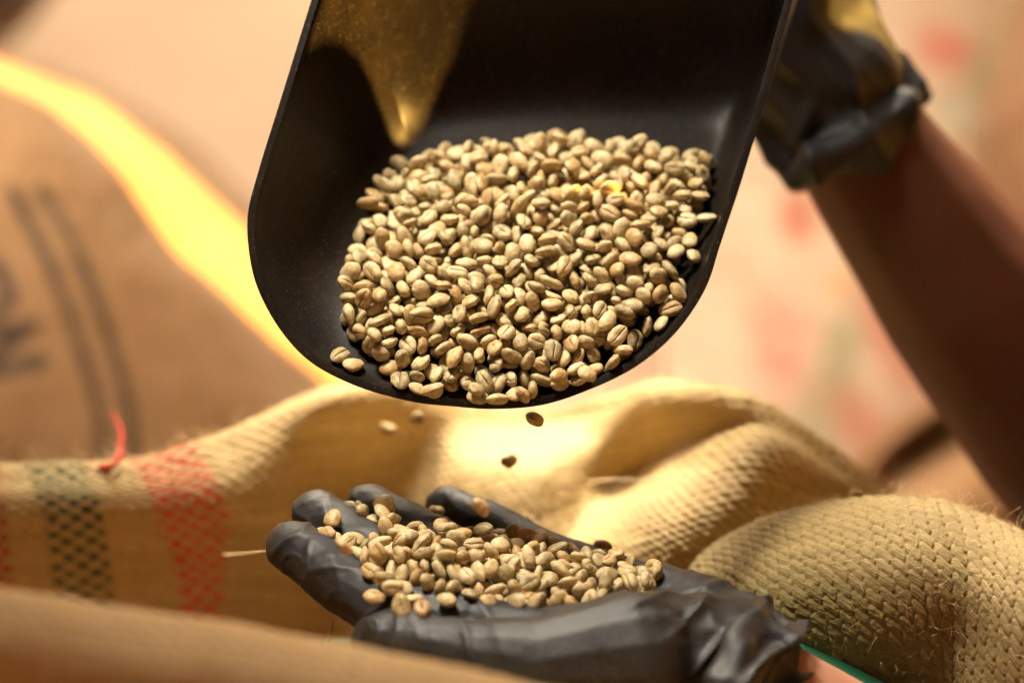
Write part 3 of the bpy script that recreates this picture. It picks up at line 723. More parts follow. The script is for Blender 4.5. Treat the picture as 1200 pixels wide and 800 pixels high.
BEANS = """1 -665 -1993 -1017 39 -341 -363 -22 99 1 -485 -1865 -1057 486 -13 -5 -119 99 1 -819 -1977 -1016 113 -308 -349 -145 102 1 -893 -1800 -980 53 -3 -420 -266 95
1 -1032 -1811 -1059 19 -74 -491 60 111 1 173 -1816 -1127 66 255 68 -419 97 1 453 -1741 -1211 24 421 40 -266 109 1 -177 -1767 -1131 41 335 366 -41 101
1 26 -1804 -1130 443 156 -165 -42 106 1 -1041 -1625 -1562 30 1 66 -495 108 1 -866 -1394 -1005 235 -353 186 -189 100 1 991 -1518 -1344 454 8 -94 -188 109
1 595 -1676 -1239 65 -374 -284 -159 102 1 -1445 -970 -1156 106 -103 -102 467 98 0 154 -330 -231 4 -378 -5 -327 96 0 376 -267 -220 230 389 211 -27 97
1 -1651 -1096 -1489 213 240 -291 -250 97 0 -270 -367 -271 74 14 -53 491 108 0 -1248 -79 -169 137 -63 11 -477 99 0 -451 -162 -33 89 402 220 179 107
0 -860 -81 -107 158 -363 117 282 101 0 -1085 43 34 276 89 129 387 95 1 -318 -1737 -1113 303 -45 166 358 99 0 -598 -317 -248 25 415 277 -23 100
1 1039 -1430 -1231 192 -323 -307 120 98 0 -711 186 121 302 -395 -19 49 107 0 -744 -299 -236 56 -200 -449 71 90 1 421 -1525 -1172 94 52 394 -288 96
0 321 -100 -10 140 -336 -343 -8 104 0 -587 346 160 52 -47 494 -25 104 0 -420 209 125 105 342 312 157 108 1 -339 -1565 -1070 31 -426 260 12 102
0 786 -109 -121 19 387 -195 249 102 0 506 -218 -109 170 53 -113 -454 94 0 -1035 -24 -99 151 85 -342 321 97 0 -350 -5 -2 352 -329 126 -49 102
1 -1024 -1362 -1016 189 -131 -432 -104 110 1 -1081 -1529 -1049 136 -430 212 -40 94 0 -144 240 160 360 -101 -223 246 103 0 753 97 128 223 54 140 -421 96
0 1327 847 287 180 47 31 -463 99 1 -501 -1367 -1025 22 54 431 -246 96 0 0 -110 -58 285 393 30 -116 100 1 -547 -1334 -1703 77 -42 -52 -490 98
0 -712 8 -48 337 132 333 90 101 0 423 620 304 207 -362 -271 50 106 0 988 880 411 226 -84 -230 373 107 0 466 -47 18 76 307 350 166 98
0 -874 -212 -220 17 -332 -374 2 110 0 -214 -279 -180 124 -420 208 121 99 0 844 599 282 353 74 -113 -327 98 0 78 199 113 301 85 -38 -388 98
0 -1183 368 155 219 -373 -109 -227 100 1 -1194 -543 -1265 380 153 254 133 93 0 -137 -53 -17 130 306 365 79 104 1 -1275 -1097 -1131 192 -403 -218 56 100
1 338 -1728 -1341 5 -65 471 -153 101 0 1170 570 242 418 239 135 14 100 1 -35 -1460 -1126 22 215 207 -401 99 0 884 219 121 347 -333 117 -71 99
0 -468 -232 -156 47 -432 -247 -20 97 0 -728 457 184 222 183 -230 338 106 0 1190 256 -12 305 94 -151 -354 94 0 -872 465 184 250 147 241 329 104
0 -40 36 67 33 -451 -214 0 103 0 -1124 668 216 87 181 365 276 111 0 -232 1109 461 2 -249 314 299 98 0 1590 1190 405 91 484 -71 44 103
1 717 -1634 -1348 27 -375 227 -239 99 0 -920 242 133 296 48 116 383 86 0 656 -125 -181 284 12 -98 -399 98 0 -1056 390 169 367 14 -75 -331 98
0 1470 847 242 279 -151 88 -376 99 1 816 -1456 -1274 107 -310 161 -341 100 0 -130 -133 -130 120 -407 187 -188 99 0 1333 473 141 10 444 -138 -182 101
1 591 -1185 -1298 50 -398 -144 261 100 0 1199 1155 472 150 -93 25 -467 103 0 30 -323 -272 225 14 9 -446 95 0 -1191 1445 380 50 -33 267 418 101
0 1426 1179 386 107 -474 113 -31 107 1 -645 -1657 -1057 413 90 266 -14 101 1 134 -1565 -1134 162 -459 -116 -7 91 0 434 883 365 109 -434 173 140 102
0 163 699 308 148 243 -411 5 103 1 123 -1242 -1153 215 224 230 317 109 1 837 -1542 -1369 140 -73 191 -434 99 0 100 1071 442 91 -370 -302 116 108
1 -1412 -744 -1181 335 27 21 -369 101 0 -431 583 263 55 -33 -493 -54 98 0 -665 683 274 99 -146 -430 -185 99 0 230 1210 521 69 -25 66 490 99
1 -549 -1482 -1084 185 -177 -323 283 97 1 -231 -712 -1315 63 458 -143 127 105 0 1103 783 342 399 41 -72 290 101 0 123 -133 -91 78 384 -88 297 102
0 166 328 161 153 238 -128 392 99 0 -651 1431 508 234 17 -184 401 101 0 -1355 3 -136 49 -442 -219 65 105 0 1260 361 61 145 -471 -70 -46 103
0 68 -25 13 330 73 124 -347 90 0 -1330 541 194 191 22 -454 -84 99 0 -340 -162 -96 28 311 132 -367 109 0 874 -45 -48 33 98 466 -148 91
0 197 408 250 160 458 -66 -101 99 0 1054 1485 562 417 -113 114 -225 100 0 506 1674 598 419 108 94 232 102 0 1050 378 180 368 283 -125 -136 97
0 -331 343 151 338 25 -137 -341 103 0 1543 1433 463 17 140 464 -123 100 0 123 860 359 329 150 47 -342 103 0 -92 1147 460 149 250 60 -402 105
0 832 25 40 198 -415 -196 23 104 0 -474 1617 503 379 90 121 -290 105 0 -927 624 240 270 1 -153 392 112 0 -883 162 34 235 -293 150 -295 99
0 316 294 150 497 -26 16 41 102 0 1182 426 161 366 260 64 211 105 0 1442 959 331 339 25 15 -366 92 0 276 744 363 22 156 -437 184 107
0 594 818 376 51 79 80 485 102 0 -396 1238 436 172 -192 -32 -427 99 0 -1041 1620 445 355 317 -100 -116 99 1 757 -1082 -1323 58 231 -431 88 89
0 468 409 155 12 430 -243 -77 99 0 796 1221 423 40 -90 -458 -175 107 0 -835 870 315 364 -152 209 -226 98 0 -596 -221 -156 147 341 306 137 99
1 -158 -1184 -1157 94 -271 -67 -404 101 0 -262 188 88 412 -178 12 220 107 0 890 433 178 278 -178 -31 -374 103 0 -45 381 220 90 281 398 68 95
0 60 1205 506 230 -28 346 -277 104 0 243 -154 -117 124 -412 -29 253 103 0 194 40 -21 58 -100 -430 -227 93 0 -282 446 243 350 139 137 299 99
0 330 1648 623 61 133 -412 243 109 0 -829 1122 396 63 354 -299 175 102 0 467 111 65 455 128 -105 -127 99 0 350 83 27 352 122 251 221 99
0 -73 1002 377 29 -179 -459 -79 107 0 -1213 160 -19 214 102 339 282 97 0 -1048 1014 310 201 310 159 -297 106 0 -1299 314 46 324 -222 288 -114 101
0 1015 1962 608 202 -396 -177 146 106 0 941 709 305 126 -73 -59 475 106 0 -240 829 361 465 69 -33 -168 109 0 -555 483 217 111 344 -334 91 106
0 -1165 1195 293 206 232 -391 36 106 0 -363 830 343 314 -63 -360 134 104 0 733 454 182 137 6 -69 -476 102 0 -679 1169 422 14 451 201 78 102
0 698 1316 476 322 216 180 259 95 1 -622 -151 -1582 163 382 -264 89 103 0 -540 921 371 12 203 78 450 94 0 6 1628 545 262 239 288 203 98
0 514 996 424 60 441 64 218 97 0 1082 259 -39 339 -203 -273 138 106 0 1352 1705 557 28 40 451 209 95 0 -250 1492 544 308 183 103 333 102
0 1287 622 246 128 424 8 -233 89 0 -634 857 318 82 333 -323 166 109 0 -1050 185 80 132 457 148 49 104 0 1173 1717 572 144 421 -227 -27 106
0 377 1356 520 46 422 -245 -100 110 0 473 228 127 131 -353 -260 203 94 1 1138 -1100 -1411 268 -272 -272 173 101 0 638 119 53 90 -349 318 138 98
0 976 138 -89 236 -306 -316 -13 102 1 540 -1572 -1208 341 -348 -52 100 99 0 -547 1 -65 155 434 -68 182 99 0 652 742 291 28 258 -400 152 100
0 -436 159 -7 3 342 -306 199 97 1 20 -1591 -1165 4 392 118 -288 99 0 -452 389 169 300 144 280 245 105 0 2 642 267 204 -7 445 -102 101
0 -535 1836 503 76 481 12 -111 103 0 -950 890 288 422 209 62 -155 101 0 922 1662 526 224 -301 313 -105 99 0 194 1496 533 397 224 -193 68 89
0 915 1773 597 428 -244 49 -72 105 0 701 247 136 203 -372 -250 87 103 0 -1243 877 226 348 -83 170 -304 96 0 57 544 211 144 367 281 123 95
0 1044 1063 418 18 -51 472 -156 109 0 852 1333 485 58 134 -463 -120 97 0 -343 -239 -228 84 -436 -131 189 105 1 924 -1423 -1251 268 170 155 354 95
0 -203 1344 496 64 387 215 224 95 1 374 -1318 -1208 204 424 -110 -130 103 1 -441 -1718 -1066 225 -342 -54 282 104 1 -379 -1328 -1096 207 45 -362 -273 95
0 1174 1059 362 75 369 306 121 98 0 748 814 367 193 356 -265 127 99 0 -693 955 369 78 -125 475 54 99 0 -513 1204 377 106 423 -222 101 109
0 -281 1830 592 19 -83 491 43 99 0 117 1896 632 89 387 -292 -81 102 1 -1027 -639 -1210 451 -40 118 -177 96 0 -113 -243 -237 14 -418 -194 -192 104
0 510 543 210 204 -212 -315 253 100 0 613 1154 417 163 322 -304 166 98 0 597 1382 519 147 -222 262 -333 97 0 627 347 177 334 -169 -181 -278 93
1 -1300 -455 -1292 15 156 473 -38 95 1 -676 -1337 -1059 134 -117 289 367 102 0 -4 264 160 30 382 -204 249 97 1 166 -1726 -1348 105 472 45 -118 103
0 -612 201 21 422 70 -61 252 105 0 614 547 213 341 -253 120 -235 92 0 -775 588 219 182 122 -48 -447 104 0 -404 1051 353 101 311 60 373 107
0 883 1012 409 249 36 258 -346 99 0 407 2024 651 130 -167 -51 -450 97 0 786 1399 548 334 -286 8 238 103 0 1402 1405 470 437 -170 -53 -166 103
0 -1079 1267 322 2 407 -277 -89 90 0 -85 1291 498 71 439 -51 222 101 1 -254 -1484 -1104 214 -140 -240 356 102 0 -96 696 296 66 347 -352 39 103
0 697 1634 592 187 376 258 83 97 0 1167 1274 515 25 -52 112 -484 101 0 -193 386 181 149 344 251 216 95 0 -583 1301 435 66 -6 493 -52 109
0 1309 1272 452 383 -123 -105 -278 101 0 1005 1275 472 112 -52 -450 180 98 0 -131 522 223 317 -344 -20 175 99 1 -1136 -1332 -1066 144 317 223 281 94
0 63 1741 597 185 -2 -202 418 98 0 -132 1596 519 21 81 -417 263 110 0 783 714 304 238 394 135 141 106 0 569 1923 593 45 -496 -2 -39 102
0 312 510 228 151 465 -40 -98 108 1 -289 -1101 -1151 73 20 -476 -134 97 0 462 1230 475 112 200 -383 225 101 0 570 21 -19 292 392 -104 -14 101
0 411 -120 -86 319 156 -171 -307 100 1 -545 -1692 -1075 5 -312 197 -337 95 1 351 -1661 -1241 380 253 -101 177 102 1 -957 -1706 -983 60 -30 -347 -354 97
0 763 951 393 346 -216 288 29 99 0 1287 1829 592 127 132 -28 -465 104 0 232 -226 -219 65 -114 -213 -433 100 0 -1120 800 243 13 177 299 359 103
1 897 -1189 -1343 2 -478 145 -18 103 1 250 -1173 -1253 401 241 66 163 97 0 345 1902 612 132 -316 328 -160 93 0 1501 1783 539 49 487 48 -91 94
0 529 -236 -196 158 56 -111 -458 98 1 -870 -1190 -1049 234 3 440 32 98 0 289 823 417 463 -177 -56 -38 101 0 347 1566 522 267 -294 -242 183 90
1 -686 -1189 -1066 393 -216 -176 135 110 0 -252 -77 -84 201 -325 -221 235 96 1 291 -1414 -1245 238 38 -33 -437 95 0 -364 716 253 80 -54 -85 -483 104
1 223 -657 -1460 476 -84 -126 16 94 0 -845 1488 379 74 -453 -124 154 102 0 1621 1904 521 241 -94 -386 184 96 0 1521 1586 483 231 -146 -44 416 94
0 452 1113 430 27 196 -198 414 100 0 -54 1946 587 320 34 -271 -271 86 0 1589 1695 505 150 -385 177 220 86 0 -1185 471 196 26 -32 245 434 98
1 -436 -1034 -1142 66 -16 -321 377 103 0 -955 -74 -206 115 -4 51 -484 105 0 1206 910 318 390 -115 69 -283 100 0 -748 136 -6 390 -272 15 -153 107
0 -721 -65 -162 457 7 -180 -92 111 1 118 -561 -1493 57 18 -480 -127 91 0 1058 1777 546 287 -318 -165 198 100 0 -824 58 -68 16 -248 -409 -146 103
0 -1295 668 207 50 177 206 -417 112 1 -166 -1412 -1130 389 145 18 278 98 0 1307 1472 496 249 -314 -8 299 93 0 956 309 126 490 46 -28 -82 99
0 -8 -198 -222 212 -345 148 -253 100 0 -835 730 247 60 133 233 418 99 0 751 1837 570 441 207 -33 -107 106 1 -506 -845 -1215 250 -420 -59 89 95
0 986 513 201 104 -1 -295 390 93 0 -973 83 -61 130 460 137 52 98 0 -788 1876 498 341 -331 -134 -79 97 0 -218 744 269 57 182 -415 203 94
0 -742 -176 -208 103 285 311 -249 94 0 -476 1997 520 35 -471 156 -51 93 0 718 582 235 242 46 -357 248 101 0 183 1680 554 32 245 -209 -381 100
1 -1016 -1216 -1034 48 68 -188 -456 107 0 235 2005 623 247 287 32 325 103 0 -961 1527 351 225 187 70 400 101 0 816 2037 569 277 -245 253 -222 91
0 -247 144 10 178 440 158 14 100 0 -1305 466 92 405 -143 -61 -249 110 0 503 760 279 31 452 -56 204 103 0 4 801 287 361 171 -144 263 98
0 -362 1870 513 370 167 59 286 108 0 -230 1716 535 181 -88 123 -441 104 0 1120 695 240 2 -239 434 -67 106 1 526 -1024 -1332 126 369 262 -172 98
0 199 1031 367 255 -27 91 419 92 0 -948 2034 407 481 59 57 -109 110 1 -995 -866 -1176 273 142 -212 332 90 0 -1256 1237 201 101 344 222 269 103
1 -92 -975 -1261 488 45 60 77 101 0 -460 882 281 247 319 278 100 104 0 -1198 278 24 309 42 383 -80 90 0 701 2021 566 451 187 97 -45 97
0 -612 1961 500 73 -115 -375 -301 101 0 637 14 -142 404 114 197 187 108 0 235 1163 418 237 -12 264 -352 98 0 -818 1633 432 11 316 367 123 97
0 -90 1714 565 70 -411 -129 -244 94 0 1161 1901 578 361 -181 152 -252 103 1 -3 -523 -1503 217 -104 230 -374 99 0 -869 1023 315 157 -388 186 200 99
0 -298 1039 346 260 198 -332 -182 97 0 364 216 71 105 411 265 13 97 0 -342 1330 464 229 -4 279 346 106 1 356 -854 -1406 71 -135 131 458 110
0 733 1567 528 135 -138 434 -156 98 1 -289 -1245 -1156 17 -106 -187 451 102 1 -756 -1845 -1053 138 480 9 23 97 1 -107 -1716 -1213 131 -145 -163 430 95
0 -950 1705 419 104 -335 -351 -65 98 0 908 886 316 67 175 74 458 101 0 -102 894 286 269 135 -329 -227 99 0 -1001 535 161 52 234 -13 439 104
1 -669 -1444 -1093 189 -318 107 -319 96 1 817 -941 -1373 117 288 383 -80 103 0 -688 1672 465 242 427 90 28 95 0 1244 1639 490 245 -162 -187 358 93
1 678 -1563 -1287 297 -228 -71 323 105 0 14 1384 502 245 -182 -270 290 106 0 140 156 16 433 -136 53 203 92 1 722 -1409 -1277 99 316 -109 -358 109
0 1168 1440 504 417 -13 -233 147 105 0 599 1649 515 371 -80 19 325 93 0 597 264 96 371 164 222 190 95 1 25 -1698 -1340 15 -429 158 -201 96
0 91 -180 -228 315 -255 266 -122 96 0 619 970 378 151 -173 444 -7 102 0 329 1144 361 187 146 440 6 98 1 13 -1360 -1149 427 -76 -247 -36 99
0 -554 1468 452 64 -23 465 171 97 1 211 -1546 -1222 73 197 -158 -425 99 1 -134 -1598 -1196 417 -234 -123 -78 106 0 968 1217 412 26 -236 -387 210 96
0 32 1032 326 187 -245 392 -39 101 1 -430 -1469 -1119 42 -429 216 133 102 0 -600 65 -37 316 -23 -238 -304 97 0 -55 200 59 99 441 -167 -133 107
0 -1137 1594 371 84 -149 -467 49 96 1 -810 -1081 -1088 53 15 73 -492 100 0 -359 2057 533 314 -229 -312 39 99 1 -729 -1583 -1089 303 53 347 -187 96
1 726 -534 -1650 179 -465 -4 40 98 1 574 -1639 -1360 31 389 -313 -9 108 1 739 -1201 -1374 473 131 70 66 104 0 257 139 17 99 -390 -112 275 96
0 236 264 47 68 -180 459 45 92 1 -845 -1547 -1084 235 -197 394 -17 106 0 321 701 262 35 -386 310 -61 95 0 -1027 1888 391 135 258 -407 5 104
1 -491 -1160 -1120 390 -297 75 -64 100 0 -149 1994 574 130 317 95 351 95 1 -1088 -643 -1314 141 -46 -421 225 108 0 245 1854 562 210 420 -100 -138 102
1 159 -990 -1289 233 -386 -82 200 96 0 -1128 85 -91 257 -194 308 227 95 0 515 -82 -87 209 -161 416 -84 94 0 1264 1198 358 171 109 45 -455 99
0 308 430 149 34 -140 -457 143 103 0 -785 1769 449 47 2 497 27 95 0 -873 1281 355 16 -51 393 304 99 0 -165 643 219 1 -181 -51 -463 99
0 -732 1513 442 434 191 102 121 106 0 669 122 -93 380 -224 -125 -198 100 0 -616 1081 350 431 128 -5 218 99 0 546 2054 588 151 -323 -294 -191 108
0 131 1397 468 454 -140 -144 59 97 1 -562 -749 -1244 420 1 -6 272 91 1 222 -1730 -1215 358 -108 -330 -37 106 0 227 637 200 365 186 230 171 104
0 464 1822 568 457 120 92 -137 101 0 366 -119 -204 412 -58 4 -277 97 1 -391 -914 -1193 182 -51 -93 -453 102 1 602 -1448 -1271 195 -200 232 -344 99
0 -1008 834 179 418 57 -43 -265 102 1 490 -688 -1536 68 -238 -368 231 92 0 471 1672 519 139 -261 -402 32 91 0 981 1521 477 268 -297 116 -277 92
1 -823 -1706 -1061 11 440 -234 38 99 0 1065 2091 581 101 -136 422 208 100 1 -772 -1449 -1100 81 291 335 216 101 1 -693 -996 -1148 76 202 447 -61 99
0 -183 73 -56 328 -349 -117 83 96 0 -194 957 334 28 238 311 -310 92 0 987 646 189 121 -362 321 43 106 0 592 1305 424 321 29 -227 -308 100
0 -516 648 218 198 225 -85 391 98 1 -917 -972 -1162 288 -261 -79 -304 101 0 -799 256 68 382 145 242 -157 101 0 -652 1825 439 0 -305 -378 120 108
1 -1008 -478 -1281 122 150 -207 412 108 0 364 1305 405 313 -163 55 -349 93 1 196 -1338 -1251 248 -200 305 -235 93 1 -1380 -963 -1228 235 -70 -127 417 98
0 -690 1403 380 22 138 -464 122 99 0 1374 1589 467 56 -201 -405 206 101 1 415 -1012 -1365 51 448 -31 -213 100 0 -651 601 166 371 -183 112 -258 98
0 -1117 1511 287 145 -26 186 440 105 0 -723 2102 434 231 -19 410 -167 94 1 -1500 -854 -1261 66 -170 -173 432 94 1 -1035 -374 -1311 477 14 -20 148 96
0 -694 387 67 248 -63 -113 -415 108 0 -436 1475 402 58 468 -14 166 97 1 936 -878 -1523 145 -343 205 -264 92 0 -1002 146 6 109 103 469 -89 99
0 -1323 903 158 158 -296 193 -316 100 0 -484 240 41 83 -436 -189 132 86 0 491 1421 469 350 -276 -225 -23 103 0 53 391 150 298 45 -127 378 101
1 1017 -1047 -1470 14 154 475 16 96 0 -482 -210 -245 37 -400 296 35 99 0 1029 499 -29 107 -40 -419 249 102 0 -565 2191 449 51 243 -376 -217 95
0 -321 1520 466 192 261 252 285 105 0 1521 2003 493 0 -104 425 242 104 0 -1110 1770 378 50 -222 58 -441 100 0 -756 924 248 411 166 -93 -212 101
0 -354 478 196 16 -459 2 197 100 0 1369 1106 275 132 90 -347 323 103 0 -804 452 52 50 185 -385 255 94 1 -1180 -1228 -1148 411 -200 98 -178 103
1 46 -1042 -1297 363 -179 208 -208 94 0 -944 424 90 202 306 338 37 102 0 -1127 1077 209 315 157 88 -344 99 0 920 334 -6 202 223 -291 275 98
0 837 409 99 403 -77 159 238 92 1 -769 -701 -1320 364 -330 -85 -39 102 1 522 -1357 -1301 201 340 -82 296 106 0 -1098 387 55 72 472 127 75 110
1 -265 -1628 -1169 409 203 -144 -145 103 0 -1188 1385 237 41 -163 465 -73 110 0 81 1538 467 190 341 -287 -124 99 0 -545 361 63 81 350 346 33 106
0 609 711 204 107 -100 -470 87 95 0 636 1806 526 161 173 189 398 100 1 115 -1455 -1185 49 -27 -492 -66 101 0 -879 1919 369 72 101 -409 -259 88
1 -806 -1290 -1092 220 -279 -24 -351 96 0 -1262 1078 146 86 -29 -96 482 100 1 -683 -865 -1214 48 -376 -197 260 92 0 -540 833 174 118 -221 -30 432 104
0 1399 1329 380 92 -471 58 -129 101 1 -597 -1083 -1165 252 -149 344 -215 96 0 1318 982 274 396 269 32 140 96 0 1015 839 251 204 -290 303 -181 98
0 1344 603 100 280 -229 344 27 100 0 -914 1391 310 27 77 301 391 97 1 -971 -765 -1224 368 -216 -261 -2 100 0 -1255 278 -109 323 51 -42 376 109
0 -111 186 -17 117 413 -228 -118 97 1 -670 -1493 -1304 323 343 -166 22 98 0 -947 1286 256 109 -12 -485 49 106 1 -184 -729 -1398 114 64 475 -84 96
1 -589 -1267 -1110 170 -315 349 -7 104 0 1023 1389 438 195 -374 -236 -129 97 0 -43 1227 384 189 -249 -307 241 103 0 269 1348 479 407 -16 265 120 94
0 -333 1671 436 166 -311 337 112 96 0 104 675 209 263 -366 203 -77 100 1 -12 -1258 -1202 40 96 -433 -228 102 0 -122 1467 447 32 -443 224 54 99
0 -1127 934 199 14 158 283 -381 104 0 174 2304 478 69 -490 -72 -10 105 0 1504 1483 367 58 158 -466 -69 103 0 -199 2224 487 175 -159 -88 -432 99
0 1124 1205 387 28 43 -493 -68 96 0 -162 1092 322 273 -413 -68 15 101 0 374 836 250 301 132 -190 325 99 1 332 -626 -1535 294 376 -100 -111 99
0 -243 -145 -209 347 -225 280 -9 102 0 542 2182 557 211 72 134 -427 107 0 675 1260 363 174 -49 -223 409 86 0 877 623 161 67 -373 -188 267 103
0 250 1594 514 234 -275 -313 147 98 0 -234 1930 530 273 -111 -394 87 92 1 -963 -579 -1318 293 399 71 -18 98 0 1349 1971 503 146 -443 -123 133 109
1 -59 -816 -1378 240 322 171 -244 95 0 -775 1386 314 16 -413 -219 177 97 1 694 -1017 -1387 153 -158 -449 14 99 0 940 2099 514 252 -299 267 -161 102
1 895 -1430 -1470 49 -339 -276 238 100 0 1135 578 3 279 -333 -126 213 95 0 788 178 -109 351 -230 -269 -45 101 1 502 -1127 -1371 398 -80 164 242 98
1 -1137 -1093 -1172 32 -299 250 -311 98 1 1106 -972 -1484 145 33 448 164 95 0 -36 -77 -184 433 -176 -45 -171 98 1 -99 -482 -1563 487 -57 -53 -84 95
1 118 -1657 -1226 30 -206 145 431 94 1 592 -930 -1415 309 -29 -275 280 94 1 73 -1749 -1204 399 254 -77 -143 91 0 86 2182 506 481 -78 100 -50 103
0 -506 -33 -194 57 -399 -293 -41 109 1 -1058 -1127 -1112 408 22 234 -168 96 0 1589 1627 355 323 30 -363 -115 104 1 -1091 -951 -1650 400 -13 14 -299 96
0 383 2240 542 239 -434 30 61 101 0 775 1092 344 39 -335 -351 114 104 0 1242 794 164 348 124 -201 270 95 0 376 577 108 264 -215 51 -363 95
0 29 1891 542 346 21 -126 -337 110 1 18 -745 -1466 53 125 122 -465 103 0 833 1519 477 135 94 114 -458 103 0 -254 1206 414 201 -430 -150 -47 107
0 -1033 693 128 80 152 398 250 108 0 878 1765 463 62 -104 -474 -104 100 1 -1236 -1006 -1189 160 -470 34 -44 95 0 -897 1152 287 3 -431 -78 241 101
0 -582 1606 431 40 -459 -125 147 99 0 -386 1161 323 299 -377 -50 -124 99 0 1455 1723 446 395 -248 106 146 109 0 -287 616 165 105 -24 -442 -209 110
1 1048 -1381 -1326 64 -368 -332 1 97 1 -902 -1427 -1144 158 -314 -355 32 108 0 1115 1659 475 353 228 195 188 106 0 917 1138 358 169 -18 29 470 97
0 -650 796 236 42 -53 461 -181 95 0 792 327 51 329 -27 143 347 106 0 -575 100 -161 68 -482 -114 -16 99 1 -1046 -1427 -1112 98 469 83 -115 89
0 1200 2052 513 4 486 41 -109 97 0 -182 2089 529 81 57 -419 -254 93 0 -450 116 -121 419 82 225 130 98 0 347 1026 304 5 140 440 192 100
1 333 -1554 -1293 343 -160 325 33 104 1 -51 -1157 -1264 437 -128 36 202 100 0 886 2229 478 370 299 -111 105 94 0 -347 300 39 367 -68 17 332 109
0 1469 1344 289 333 157 -80 329 102 0 1329 2129 451 476 -105 4 112 104 0 -195 338 58 18 -478 120 80 111 1 681 -891 -1451 99 215 257 -358 102
0 -508 1381 349 266 345 -230 -84 101 0 -461 2128 482 62 -30 487 -90 104 1 211 -893 -1398 157 390 163 216 107 0 -439 1899 418 161 -288 344 150 102
0 762 151 29 362 -273 -207 35 95 1 -930 -1284 -1104 259 220 -359 74 98 0 1075 536 118 58 -449 5 -213 101 0 1145 871 250 73 446 -195 -86 105
0 433 1546 439 387 -138 -86 272 106 1 463 -1292 -1313 100 155 -323 -335 97 0 1085 1041 278 237 190 -373 -137 102 0 -996 1117 242 316 -52 -82 375 92
0 435 660 186 334 352 92 77 97 1 386 -1205 -1286 13 -86 205 -448 90 0 -563 223 -65 52 -361 -328 -96 96 0 919 1423 410 242 -251 -315 171 94
1 869 -1086 -1411 422 249 88 -46 96 0 -749 1098 277 108 -33 430 -229 100 0 -986 1459 224 372 53 46 -327 98 1 -1239 -708 -1599 69 -289 -331 -228 98
0 707 2245 468 106 465 -130 -72 101 0 138 1789 528 486 29 -15 113 91 0 97 2037 558 175 -203 -372 200 107 1 -960 -1601 -1056 61 -225 385 -217 97
0 -102 1821 519 125 -251 389 140 102 0 -46 1586 424 119 237 423 -30 105 0 539 160 0 261 51 107 -410 98 1 -36 -1666 -1276 418 -153 -162 160 102
0 1223 1068 286 2 -476 -60 -142 95 1 -312 -612 -1438 188 69 -384 249 96 1 225 -508 -1560 313 -2 18 390 100 0 181 1291 407 323 142 -111 -336 107
0 866 27 -138 32 -478 -133 -58 99 0 907 1898 532 357 90 84 -327 106 0 -35 35 -63 197 -195 -375 180 106 0 1505 1884 497 151 -364 258 166 96
1 -95 -1385 -1240 450 211 14 -54 94 0 1594 1760 365 191 297 -305 179 110 0 -1112 231 -14 235 -348 -255 92 94 0 -1047 1653 306 60 -403 -264 -119 108
0 -1279 771 129 5 -25 87 -492 100 0 593 435 104 1 -277 363 204 99 0 654 2111 528 173 73 59 -460 101 1 -866 -813 -1280 486 -17 -116 -2 98
0 -359 307 -73 476 -92 -75 -97 101 0 262 72 -137 419 -63 -247 100 98 0 -997 98 -162 7 -56 492 68 97 0 1198 780 30 21 -11 -65 495 94
0 847 301 -89 113 453 -133 -118 104 0 -39 2202 456 1 485 -44 -113 94 0 162 492 158 230 118 95 418 100 0 1638 2000 413 340 -268 -246 -42 104
0 -427 549 142 393 170 120 229 101 0 769 1899 484 261 138 201 -350 98 0 283 1475 436 494 -51 -21 53 102 0 -33 649 149 11 -408 271 101 96
0 -630 -101 -224 363 45 45 -337 98 0 307 -20 -84 207 -391 -223 -66 92 1 1019 -1386 -1440 338 343 125 47 102 0 -554 966 201 29 265 -382 181 101
0 19 884 251 201 -382 231 102 106 0 630 1546 437 61 164 -468 9 106 0 -447 1622 361 30 -299 382 -117 102 1 -1243 -416 -1365 191 -339 312 -35 97
0 793 572 101 280 112 34 397 95 0 -514 1055 301 172 -209 331 -259 112 0 1294 974 123 118 -133 314 346 112 1 -75 -1517 -1254 172 -462 -24 -79 96
0 500 962 275 399 -182 -178 160 101 1 321 -1008 -1408 122 426 -160 -169 100 0 417 2104 525 78 139 408 242 102 0 545 1757 449 105 -25 221 -435 107
0 -763 1977 410 73 112 171 451 109 1 -1114 -544 -1378 179 -454 -108 24 94 0 1375 1229 275 105 -213 -432 86 104 0 -729 1217 333 442 147 51 174 99
0 94 318 -98 58 -497 0 0 96 0 382 431 42 240 -110 423 -39 104 0 -236 766 147 432 69 -71 -232 99 0 811 866 259 379 38 113 -303 104
0 741 1709 471 115 -176 -137 -433 101 1 453 -1476 -1268 35 -491 4 -85 102 0 188 -58 -194 88 395 228 186 100 0 692 1452 433 276 386 -4 159 98
0 -469 1739 435 276 352 199 101 110 0 1159 678 124 104 -89 -21 -480 106 0 1159 1321 401 67 -125 -370 -305 107 1 897 -1343 -1353 406 -129 201 -167 92
1 92 -1338 -1252 266 -120 -39 -405 96 0 42 91 -38 374 -182 196 -197 104 0 643 1083 316 227 45 33 -442 101 1 -249 -1494 -1251 177 460 71 43 108
0 -902 1615 310 188 -389 -82 -238 104 0 889 1019 269 134 -143 288 -359 98 0 -859 344 31 450 -141 130 -105 91 0 -978 297 29 122 -394 282 -13 92
0 1179 2175 457 112 -113 439 179 103 0 -252 893 224 36 388 -220 223 108 0 1004 966 334 421 198 -146 -112 99 0 -865 860 184 54 399 290 59 95
0 -292 2145 448 90 51 335 357 106 1 288 -1279 -1325 237 427 -110 -4 104 0 910 1305 309 268 196 -292 234 100 0 1267 1419 403 157 171 -443 -18 101
0 -329 107 -88 40 -248 -432 -6 106 0 -171 293 -80 479 -83 64 100 99 0 -168 1365 375 388 63 -205 -230 99 1 629 -1182 -1452 340 282 211 -103 94
